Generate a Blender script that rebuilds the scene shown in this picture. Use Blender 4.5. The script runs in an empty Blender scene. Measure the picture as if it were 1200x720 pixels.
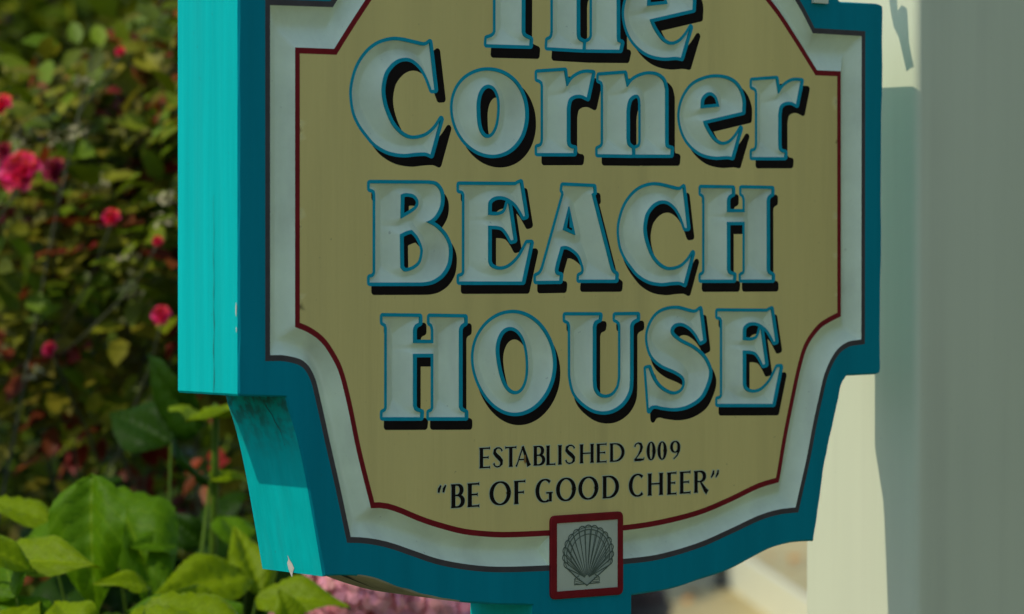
import bpy, math, random
import numpy as np
from mathutils import Vector, Matrix, Euler, noise as mnoise
from mathutils.geometry import delaunay_2d_cdt

scene = bpy.context.scene
COL = scene.collection
R_ = math.radians
random.seed(7)
rng = np.random.default_rng(7)

# ------------------------------------------------------------------ camera
EYE = Vector((-1.9635, -2.2686, 1.5))
AZ = R_(40.0)                       # the sign is seen from 40 degrees left of its face
cam_d = bpy.data.cameras.new('camera')
cam_d.sensor_width = 36.0
cam_d.lens = 117.6
cam_d.clip_start = 0.05
cam_d.clip_end = 600
cam_d.dof.use_dof = True
cam_d.dof.focus_distance = 2.96
cam_d.dof.aperture_fstop = 6.6
cam_d.dof.aperture_blades = 7
cam = bpy.data.objects.new('camera', cam_d)
COL.objects.link(cam)
cam.location = EYE
cam.rotation_euler = Euler((R_(90 - 1.1107), 0, -AZ), 'XYZ')
scene.camera = cam

# ------------------------------------------------------------------ sky and sun
TO_SUN = Vector((-1.0, 0.25, 1.13)).normalized()
ELEV = math.asin(TO_SUN.z)
world = bpy.data.worlds.new('World')
scene.world = world
world.use_nodes = True
wn = world.node_tree
wn.nodes.clear()
sky = wn.nodes.new('ShaderNodeTexSky')
sky.sky_type = 'NISHITA'
sky.sun_disc = False
sky.sun_elevation = ELEV
sky.sun_rotation = math.atan2(TO_SUN.x, TO_SUN.y)
sky.air_density = 1.0
sky.dust_density = 0.6
sky.ozone_density = 1.0
bg = wn.nodes.new('ShaderNodeBackground')
bg.inputs['Strength'].default_value = 0.15
wo = wn.nodes.new('ShaderNodeOutputWorld')
wn.links.new(sky.outputs[0], bg.inputs[0])
wn.links.new(bg.outputs[0], wo.inputs[0])

sun_d = bpy.data.lights.new('sun', 'SUN')
sun_d.energy = 2.05
sun_d.angle = R_(0.5)
sun_d.color = (1.0, 0.94, 0.80)
sun = bpy.data.objects.new('sun', sun_d)
COL.objects.link(sun)
sun.rotation_euler = TO_SUN.to_track_quat('Z', 'Y').to_euler()

scene.view_settings.view_transform = 'Standard'
scene.view_settings.look = 'None'
scene.view_settings.exposure = 0.27
scene.view_settings.gamma = 1.0
scene.view_settings.use_curve_mapping = False

# ------------------------------------------------------------------ helpers
FWD = Vector((math.sin(AZ), math.cos(AZ), 0))
RGT = Vector((math.cos(AZ), -math.sin(AZ), 0))
def G(lat, dep, h):
    """a point of the garden: metres to the right of / beyond the standpoint, height above ground"""
    return Vector((EYE.x, EYE.y, 0)) + FWD * dep + RGT * lat + Vector((0, 0, h))

def tag(o, label=None, cat=None, group=None, kind=None):
    if label: o['label'] = label
    if cat: o['category'] = cat
    if group: o['group'] = group
    if kind: o['kind'] = kind
    return o

def empty(name, loc=(0, 0, 0), rz=0.0):
    o = bpy.data.objects.new(name, None)
    o.empty_display_size = 0.1
    o.location = loc
    o.rotation_euler = (0, 0, rz)
    COL.objects.link(o)
    return o

def link(name, me, parent=None, loc=None):
    o = bpy.data.objects.new(name, me)
    COL.objects.link(o)
    if parent: o.parent = parent
    if loc is not None: o.location = loc
    return o

def mesh(name, verts, faces, mats, midx=None, smooth=False):
    me = bpy.data.meshes.new(name)
    me.from_pydata([tuple(v) for v in verts], [], [tuple(f) for f in faces])
    for m in (mats if isinstance(mats, (list, tuple)) else [mats]): me.materials.append(m)
    if midx is not None: me.polygons.foreach_set('material_index', np.asarray(midx, dtype=np.int32))
    if smooth: me.polygons.foreach_set('use_smooth', np.ones(len(me.polygons), dtype=bool))
    me.update()
    return me

def fast_mesh(name, V, Fq, mats, midx=None, smooth=True, uv=None):
    """V (n,3), Fq (m,k) arrays with the same k for every face"""
    me = bpy.data.meshes.new(name)
    V = np.asarray(V, dtype=np.float32); Fq = np.asarray(Fq, dtype=np.int32)
    m, k = Fq.shape
    me.vertices.add(len(V)); me.vertices.foreach_set('co', V.ravel())
    me.loops.add(m * k); me.loops.foreach_set('vertex_index', Fq.ravel())
    me.polygons.add(m)
    me.polygons.foreach_set('loop_start', np.arange(m, dtype=np.int32) * k)
    me.polygons.foreach_set('loop_total', np.full(m, k, dtype=np.int32))
    for mt in (mats if isinstance(mats, (list, tuple)) else [mats]): me.materials.append(mt)
    if midx is not None: me.polygons.foreach_set('material_index', np.asarray(midx, dtype=np.int32))
    if smooth: me.polygons.foreach_set('use_smooth', np.ones(m, dtype=bool))
    if uv is not None:
        l = me.uv_layers.new(name='UVMap')
        l.data.foreach_set('uv', np.asarray(uv, dtype=np.float32)[Fq.ravel()].ravel())
    me.update(calc_edges=True)
    me.validate()
    return me

class MB:
    def __init__(s): s.v = []; s.f = []; s.m = []
    def add(s, vs, fs, mi=0):
        b = len(s.v); s.v += [tuple(v) for v in vs]
        s.f += [tuple(i + b for i in f) for f in fs]; s.m += [mi] * len(fs)
    def box(s, a, b, mi=0):
        (x0, y0, z0), (x1, y1, z1) = a, b
        s.add([(x0,y0,z0),(x1,y0,z0),(x1,y1,z0),(x0,y1,z0),(x0,y0,z1),(x1,y0,z1),(x1,y1,z1),(x0,y1,z1)],
              [(0,3,2,1),(4,5,6,7),(0,1,5,4),(1,2,6,5),(2,3,7,6),(3,0,4,7)], mi)
    def tube(s, path, rad, n=8, mi=0, caps=True):
        path = [Vector(p) for p in path]
        rad = rad if isinstance(rad, (list, tuple)) else [rad] * len(path)
        vs = []; up = Vector((0.13, 0.31, 0.94))
        for i, p in enumerate(path):
            d = (path[min(i + 1, len(path) - 1)] - path[max(i - 1, 0)]).normalized()
            a = d.cross(up)
            if a.length < 1e-3: a = d.cross(Vector((1, 0, 0)))
            a.normalize(); b = d.cross(a)
            vs += [p + (a * math.cos(t) + b * math.sin(t)) * rad[i] for t in [2 * math.pi * k / n for k in range(n)]]
        fs = []
        for i in range(len(path) - 1):
            for k in range(n):
                fs.append((i*n+k, i*n+(k+1) % n, (i+1)*n+(k+1) % n, (i+1)*n+k))
        if caps:
            fs.append(tuple(range(n))[::-1]); fs.append(tuple((len(path)-1)*n+k for k in range(n)))
        s.add(vs, fs, mi)
    def build(s, name, mats, parent=None, smooth=False, loc=None):
        return link(name, mesh(name, s.v, s.f, mats, s.m, smooth), parent, loc)

# ------------------------------------------------------------------ materials
def mat(name, col, rough=0.55, var=0.12, scale=12.0, bump=0.0, bscale=60.0, stretch=(1, 1, 1), spec=0.5,
        col2=None, transl=0.0, speck=0.0, coat=0.0, detail=6.0, island=0.0):
    m = bpy.data.materials.new(name); m.use_nodes = True
    t = m.node_tree; N = t.nodes; L = t.links
    p = N['Principled BSDF']
    p.inputs['Roughness'].default_value = rough
    p.inputs['Specular IOR Level'].default_value = spec
    p.inputs['Coat Weight'].default_value = coat
    tc = N.new('ShaderNodeTexCoord'); mp = N.new('ShaderNodeMapping')
    mp.inputs['Scale'].default_value = stretch
    L.new(tc.outputs['Object'], mp.inputs[0])
    nz = N.new('ShaderNodeTexNoise'); nz.inputs['Scale'].default_value = scale; nz.inputs['Detail'].default_value = detail
    nz.inputs['Roughness'].default_value = 0.62
    L.new(mp.outputs[0], nz.inputs['Vector'])
    mix = N.new('ShaderNodeMix'); mix.data_type = 'RGBA'
    lo = tuple(c * (1 - var) for c in col) + (1,)
    hi = (tuple(min(1, c * (1 + var)) for c in col) if col2 is None else tuple(col2)) + (1,)
    mix.inputs['A'].default_value = lo; mix.inputs['B'].default_value = hi
    rp = N.new('ShaderNodeMapRange'); rp.inputs['From Min'].default_value = 0.3; rp.inputs['From Max'].default_value = 0.7
    L.new(nz.outputs['Fac'], rp.inputs['Value'])
    L.new(rp.outputs[0], mix.inputs['Factor'])
    out = mix.outputs['Result']
    if island:
        ge = N.new('ShaderNodeNewGeometry'); hs = N.new('ShaderNodeHueSaturation')
        ma = N.new('ShaderNodeMapRange'); ma.inputs['To Min'].default_value = 1 - island; ma.inputs['To Max'].default_value = 1 + island
        L.new(ge.outputs['Random Per Island'], ma.inputs['Value']); L.new(ma.outputs[0], hs.inputs['Value'])
        mh = N.new('ShaderNodeMapRange'); mh.inputs['To Min'].default_value = 0.475; mh.inputs['To Max'].default_value = 0.52
        mu = N.new('ShaderNodeMath'); mu.operation = 'FRACT'; mm = N.new('ShaderNodeMath'); mm.operation = 'MULTIPLY'; mm.inputs[1].default_value = 17.3
        L.new(ge.outputs['Random Per Island'], mm.inputs[0]); L.new(mm.outputs[0], mu.inputs[0]); L.new(mu.outputs[0], mh.inputs['Value'])
        L.new(mh.outputs[0], hs.inputs['Hue']); L.new(out, hs.inputs['Color']); out = hs.outputs['Color']
    if speck:
        vn = N.new('ShaderNodeTexNoise'); vn.inputs['Scale'].default_value = 190; vn.inputs['Detail'].default_value = 3
        L.new(tc.outputs['Object'], vn.inputs['Vector'])
        sr = N.new('ShaderNodeMapRange'); sr.inputs['From Min'].default_value = 0.71; sr.inputs['From Max'].default_value = 0.77
        sr.inputs['To Max'].default_value = speck
        L.new(vn.outputs['Fac'], sr.inputs['Value'])
        m2 = N.new('ShaderNodeMix'); m2.data_type = 'RGBA'; m2.inputs['B'].default_value = (0.05, 0.04, 0.03, 1)
        L.new(sr.outputs[0], m2.inputs['Factor']); L.new(out, m2.inputs['A']); out = m2.outputs['Result']
    L.new(out, p.inputs['Base Color'])
    if bump:
        bn = N.new('ShaderNodeTexNoise'); bn.inputs['Scale'].default_value = bscale; bn.inputs['Detail'].default_value = 8
        L.new(mp.outputs[0], bn.inputs['Vector'])
        bp = N.new('ShaderNodeBump'); bp.inputs['Strength'].default_value = bump; bp.inputs['Distance'].default_value = 0.002
        L.new(bn.outputs['Fac'], bp.inputs['Height']); L.new(bp.outputs[0], p.inputs['Normal'])
    if transl:
        tr = N.new('ShaderNodeBsdfTranslucent'); ms = N.new('ShaderNodeMixShader'); ms.inputs[0].default_value = transl
        L.new(out, tr.inputs['Color'])
        L.new(p.outputs[0], ms.inputs[1]); L.new(tr.outputs[0], ms.inputs[2])
        L.new(ms.outputs[0], N['Material Output'].inputs[0])
    return m

GRAIN = (1, 1, 0.07)
M = dict(
    border=mat('deep_teal_paint', (0.0004, 0.235, 0.275), 0.55, 0.10, 30, 0.25, 70, GRAIN, 0.05, speck=0.35),
    side=mat('bright_turquoise_paint', (0.001, 0.475, 0.44), 0.6, 0.10, 75, 0.6, 110, (1, 1, 0.035), 0.04, speck=0.25),
    primer=mat('weathered_cream_primer', (0.42, 0.36, 0.24), 0.8, 0.35, 25, 0.5, 80, speck=0.6),
    dark=mat('charcoal_stripe_paint', (0.075, 0.062, 0.055), 0.6, 0.2, 30, 0.2, spec=0.12),
    white=mat('chalky_white_paint', (0.77, 0.83, 0.59), 0.65, 0.09, 14, 0.30, 120, spec=0.15, speck=0.30),
    red=mat('oxblood_paint', (0.22, 0.010, 0.012), 0.6, 0.15, 40, 0.2, spec=0.12),
    tan=mat('khaki_sign_paint', (0.77, 0.59, 0.195), 0.65, 0.08, 7, 0.4, 110, GRAIN, 0.12, speck=0.45),
    outline=mat('teal_line_paint', (0.002, 0.31, 0.38), 0.6, 0.12, 60, 0.15, spec=0.12),
    black=mat('black_line_paint', (0.012, 0.008, 0.006), 0.6, 0.2, 40, 0.1, spec=0.06),
    halo=mat('pale_line_paint', (0.56, 0.58, 0.36), 0.6, 0.08, 40, spec=0.1),
    shell=mat('grey_green_ink', (0.10, 0.125, 0.085), 0.6, 0.15, 60, spec=0.1),
    shelltint=mat('pale_grey_ink', (0.38, 0.41, 0.30), 0.6, 0.1, 60, spec=0.1),
    plaqueface=mat('ivory_paint', (0.56, 0.57, 0.40), 0.6, 0.06, 30, 0.2, spec=0.12, speck=0.3),
    crack=mat('split_wood', (0.02, 0.035, 0.03), 0.9, 0.3, 60),
    bare=mat('bare_pale_wood', (0.6, 0.56, 0.45), 0.85, 0.2, 60),
    post=mat('cream_gloss_paint', (0.72, 0.72, 0.49), 0.45, 0.05, 9, 0.14, 45, (1, 1, 0.06), 0.25, speck=0.12),
    iron=mat('black_iron', (0.02, 0.02, 0.022), 0.5, 0.2, 60, 0.3),
    soil=mat('dark_mulch', (0.028, 0.020, 0.012), 0.95, 0.5, 8, 0.8, 40),
    paving=mat('sandy_paving', (0.46, 0.37, 0.155), 0.9, 0.25, 1.6, 0.5, 30),
    deck=mat('tan_deck', (0.46, 0.38, 0.165), 0.85, 0.2, 3, 0.4, 30),
    riser=mat('white_step_paint', (0.73, 0.72, 0.51), 0.6, 0.05, 5),
    bark=mat('brown_stem', (0.07, 0.05, 0.025), 0.9, 0.35, 30, 0.5),
    cane=mat('green_cane', (0.045, 0.05, 0.012), 0.7, 0.35, 30),
    stalk=mat('hydrangea_stalk', (0.065, 0.12, 0.006), 0.6, 0.2, 30, spec=0.1),
    barrel=mat('dark_barrel_wood', (0.035, 0.018, 0.012), 0.8, 0.3, 12, 0.4, 40, GRAIN),
    drop=mat('fallen_orange_leaf', (0.55, 0.24, 0.03), 0.7, 0.25, 30),
)
LEAF = dict(
    green=mat('rose_leaf_green', (0.12, 0.17, 0.004), 0.5, 0.3, 14, spec=0.18, transl=0.28, island=0.45),
    olive=mat('rose_leaf_olive', (0.20, 0.19, 0.010), 0.5, 0.3, 14, spec=0.18, transl=0.28, island=0.40),
    bronze=mat('rose_leaf_bronze', (0.20, 0.038, 0.007), 0.5, 0.35, 14, spec=0.18, transl=0.28, island=0.40),
    dark=mat('hedge_leaf_dark', (0.024, 0.046, 0.003), 0.5, 0.3, 6, spec=0.15, transl=0.25, island=0.5),
    lime=mat('tree_leaf_lime', (0.23, 0.27, 0.008), 0.5, 0.3, 6, spec=0.18, transl=0.35, island=0.4),
    pale=mat('pale_blossom', (0.34, 0.32, 0.14), 0.7, 0.2, 20, transl=0.25, island=0.2),
    hotpink=mat('hot_pink_petal', (0.80, 0.028, 0.065), 0.55, 0.2, 30, transl=0.25, island=0.25),
    scarlet=mat('scarlet_petal', (0.78, 0.012, 0.015), 0.55, 0.2, 30, transl=0.25, island=0.25),
    faded=mat('faded_crimson_petal', (0.36, 0.008, 0.022), 0.6, 0.3, 30, transl=0.2, island=0.3),
    rosepink=mat('hydrangea_pink_petal', (0.85, 0.34, 0.36), 0.6, 0.15, 20, transl=0.25, island=0.22),
)

def hydrangea_leaf_material(name, col, vein):
    m = bpy.data.materials.new(name); m.use_nodes = True
    t = m.node_tree; N = t.nodes; L = t.links; p = N['Principled BSDF']
    p.inputs['Roughness'].default_value = 0.5; p.inputs['Specular IOR Level'].default_value = 0.10
    uv = N.new('ShaderNodeUVMap'); uv.uv_map = 'UVMap'
    sx = N.new('ShaderNodeSeparateXYZ'); L.new(uv.outputs[0], sx.inputs[0])
    def mth(op, a, b=None):
        n = N.new('ShaderNodeMath'); n.operation = op
        for i, q in enumerate((a, b)):
            if q is None: continue
            if isinstance(q, (int, float)): n.inputs[i].default_value = q
            else: L.new(q, n.inputs[i])
        return n.outputs[0]
    ax = mth('ABSOLUTE', mth('SUBTRACT', sx.outputs['X'], 0.5))          # distance from the midrib
    ph = mth('SUBTRACT', mth('MULTIPLY', sx.outputs['Y'], 7.0), mth('MULTIPLY', ax, 4.6))
    side = mth('ABSOLUTE', mth('SUBTRACT', mth('FRACT', ph), 0.5))
    sv = N.new('ShaderNodeMapRange'); sv.inputs['From Min'].default_value = 0.075; sv.inputs['From Max'].default_value = 0.0
    L.new(side, sv.inputs['Value'])
    mv = N.new('ShaderNodeMapRange'); mv.inputs['From Min'].default_value = 0.03; mv.inputs['From Max'].default_value = 0.004
    L.new(ax, mv.inputs['Value'])
    vf = mth('MAXIMUM', mth('MULTIPLY', sv.outputs[0], 0.7), mv.outputs[0])
    tc = N.new('ShaderNodeTexCoord'); nz = N.new('ShaderNodeTexNoise'); nz.inputs['Scale'].default_value = 28; nz.inputs['Detail'].default_value = 5
    L.new(tc.outputs['Object'], nz.inputs['Vector'])
    mx = N.new('ShaderNodeMix'); mx.data_type = 'RGBA'
    mx.inputs['A'].default_value = tuple(c * 0.72 for c in col) + (1,); mx.inputs['B'].default_value = tuple(c * 1.3 for c in col) + (1,)
    L.new(nz.outputs['Fac'], mx.inputs['Factor'])
    m2 = N.new('ShaderNodeMix'); m2.data_type = 'RGBA'; m2.inputs['B'].default_value = vein + (1,)
    L.new(vf, m2.inputs['Factor']); L.new(mx.outputs['Result'], m2.inputs['A'])
    L.new(m2.outputs['Result'], p.inputs['Base Color'])
    tr = N.new('ShaderNodeBsdfTranslucent'); ms = N.new('ShaderNodeMixShader'); ms.inputs[0].default_value = 0.30
    L.new(m2.outputs['Result'], tr.inputs['Color']); L.new(p.outputs[0], ms.inputs[1]); L.new(tr.outputs[0], ms.inputs[2])
    L.new(ms.outputs[0], N['Material Output'].inputs[0])
    return m
HYD = [hydrangea_leaf_material('hydrangea_leaf_fresh', (0.085, 0.19, 0.0006), (0.15, 0.26, 0.004)),
       hydrangea_leaf_material('hydrangea_leaf_yellowish', (0.185, 0.27, 0.0006), (0.25, 0.33, 0.005)),
       hydrangea_leaf_material('hydrangea_leaf_shaded', (0.018, 0.055, 0.0006), (0.03, 0.075, 0.002))]  # last one: leaf green darkened to paint in the shadow among the back leaves

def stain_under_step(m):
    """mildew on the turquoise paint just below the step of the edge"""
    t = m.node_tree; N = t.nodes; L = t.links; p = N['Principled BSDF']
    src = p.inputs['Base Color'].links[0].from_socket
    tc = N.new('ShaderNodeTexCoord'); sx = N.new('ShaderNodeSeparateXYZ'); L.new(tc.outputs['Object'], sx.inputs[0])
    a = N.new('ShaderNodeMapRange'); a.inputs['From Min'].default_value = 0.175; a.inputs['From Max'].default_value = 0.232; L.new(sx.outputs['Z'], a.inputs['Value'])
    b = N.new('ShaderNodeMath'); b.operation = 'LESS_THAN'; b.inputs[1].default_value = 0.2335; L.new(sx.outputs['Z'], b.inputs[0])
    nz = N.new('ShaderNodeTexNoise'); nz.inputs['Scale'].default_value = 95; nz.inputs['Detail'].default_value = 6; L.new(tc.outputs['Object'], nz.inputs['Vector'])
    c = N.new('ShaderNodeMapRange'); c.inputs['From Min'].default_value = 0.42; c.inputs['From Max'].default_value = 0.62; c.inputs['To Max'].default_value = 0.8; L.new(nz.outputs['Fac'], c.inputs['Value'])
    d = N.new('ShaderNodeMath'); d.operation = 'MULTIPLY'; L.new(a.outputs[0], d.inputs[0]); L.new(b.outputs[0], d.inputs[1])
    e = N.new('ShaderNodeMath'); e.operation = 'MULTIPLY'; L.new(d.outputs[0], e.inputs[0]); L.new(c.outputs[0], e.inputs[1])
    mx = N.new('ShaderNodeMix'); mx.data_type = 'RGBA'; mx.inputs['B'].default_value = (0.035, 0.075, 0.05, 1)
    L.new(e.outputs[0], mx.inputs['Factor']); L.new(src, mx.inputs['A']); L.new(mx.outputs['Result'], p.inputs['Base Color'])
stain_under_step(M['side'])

def weather(m, col, amount, sx=34.0, sz=1.6, lo=0.52, hi=0.75):
    """faint run marks down a painted board"""
    t = m.node_tree; N = t.nodes; L = t.links; p = N['Principled BSDF']
    src = p.inputs['Base Color'].links[0].from_socket
    tc = N.new('ShaderNodeTexCoord'); mp = N.new('ShaderNodeMapping'); mp.inputs['Scale'].default_value = (sx, sx, sz); L.new(tc.outputs['Object'], mp.inputs[0])
    nz = N.new('ShaderNodeTexNoise'); nz.inputs['Scale'].default_value = 1.0; nz.inputs['Detail'].default_value = 7; L.new(mp.outputs[0], nz.inputs['Vector'])
    n2 = N.new('ShaderNodeTexNoise'); n2.inputs['Scale'].default_value = 6.0; n2.inputs['Detail'].default_value = 4; L.new(tc.outputs['Object'], n2.inputs['Vector'])
    a = N.new('ShaderNodeMapRange'); a.inputs['From Min'].default_value = lo; a.inputs['From Max'].default_value = hi; a.inputs['To Max'].default_value = amount; L.new(nz.outputs['Fac'], a.inputs['Value'])
    b = N.new('ShaderNodeMath'); b.operation = 'MULTIPLY'; L.new(a.outputs[0], b.inputs[0]); L.new(n2.outputs['Fac'], b.inputs[1])
    mx = N.new('ShaderNodeMix'); mx.data_type = 'RGBA'; mx.inputs['B'].default_value = tuple(col) + (1,)
    L.new(b.outputs[0], mx.inputs['Factor']); L.new(src, mx.inputs['A']); L.new(mx.outputs['Result'], p.inputs['Base Color'])
weather(M['tan'], (0.40, 0.30, 0.11), 0.35)
weather(M['white'], (0.36, 0.36, 0.25), 0.7, 26, 9)
weather(M['post'], (0.50, 0.48, 0.33), 0.45, 22, 0.8)
weather(M['side'], (0.02, 0.30, 0.27), 0.55, 60, 1.2)

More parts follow.
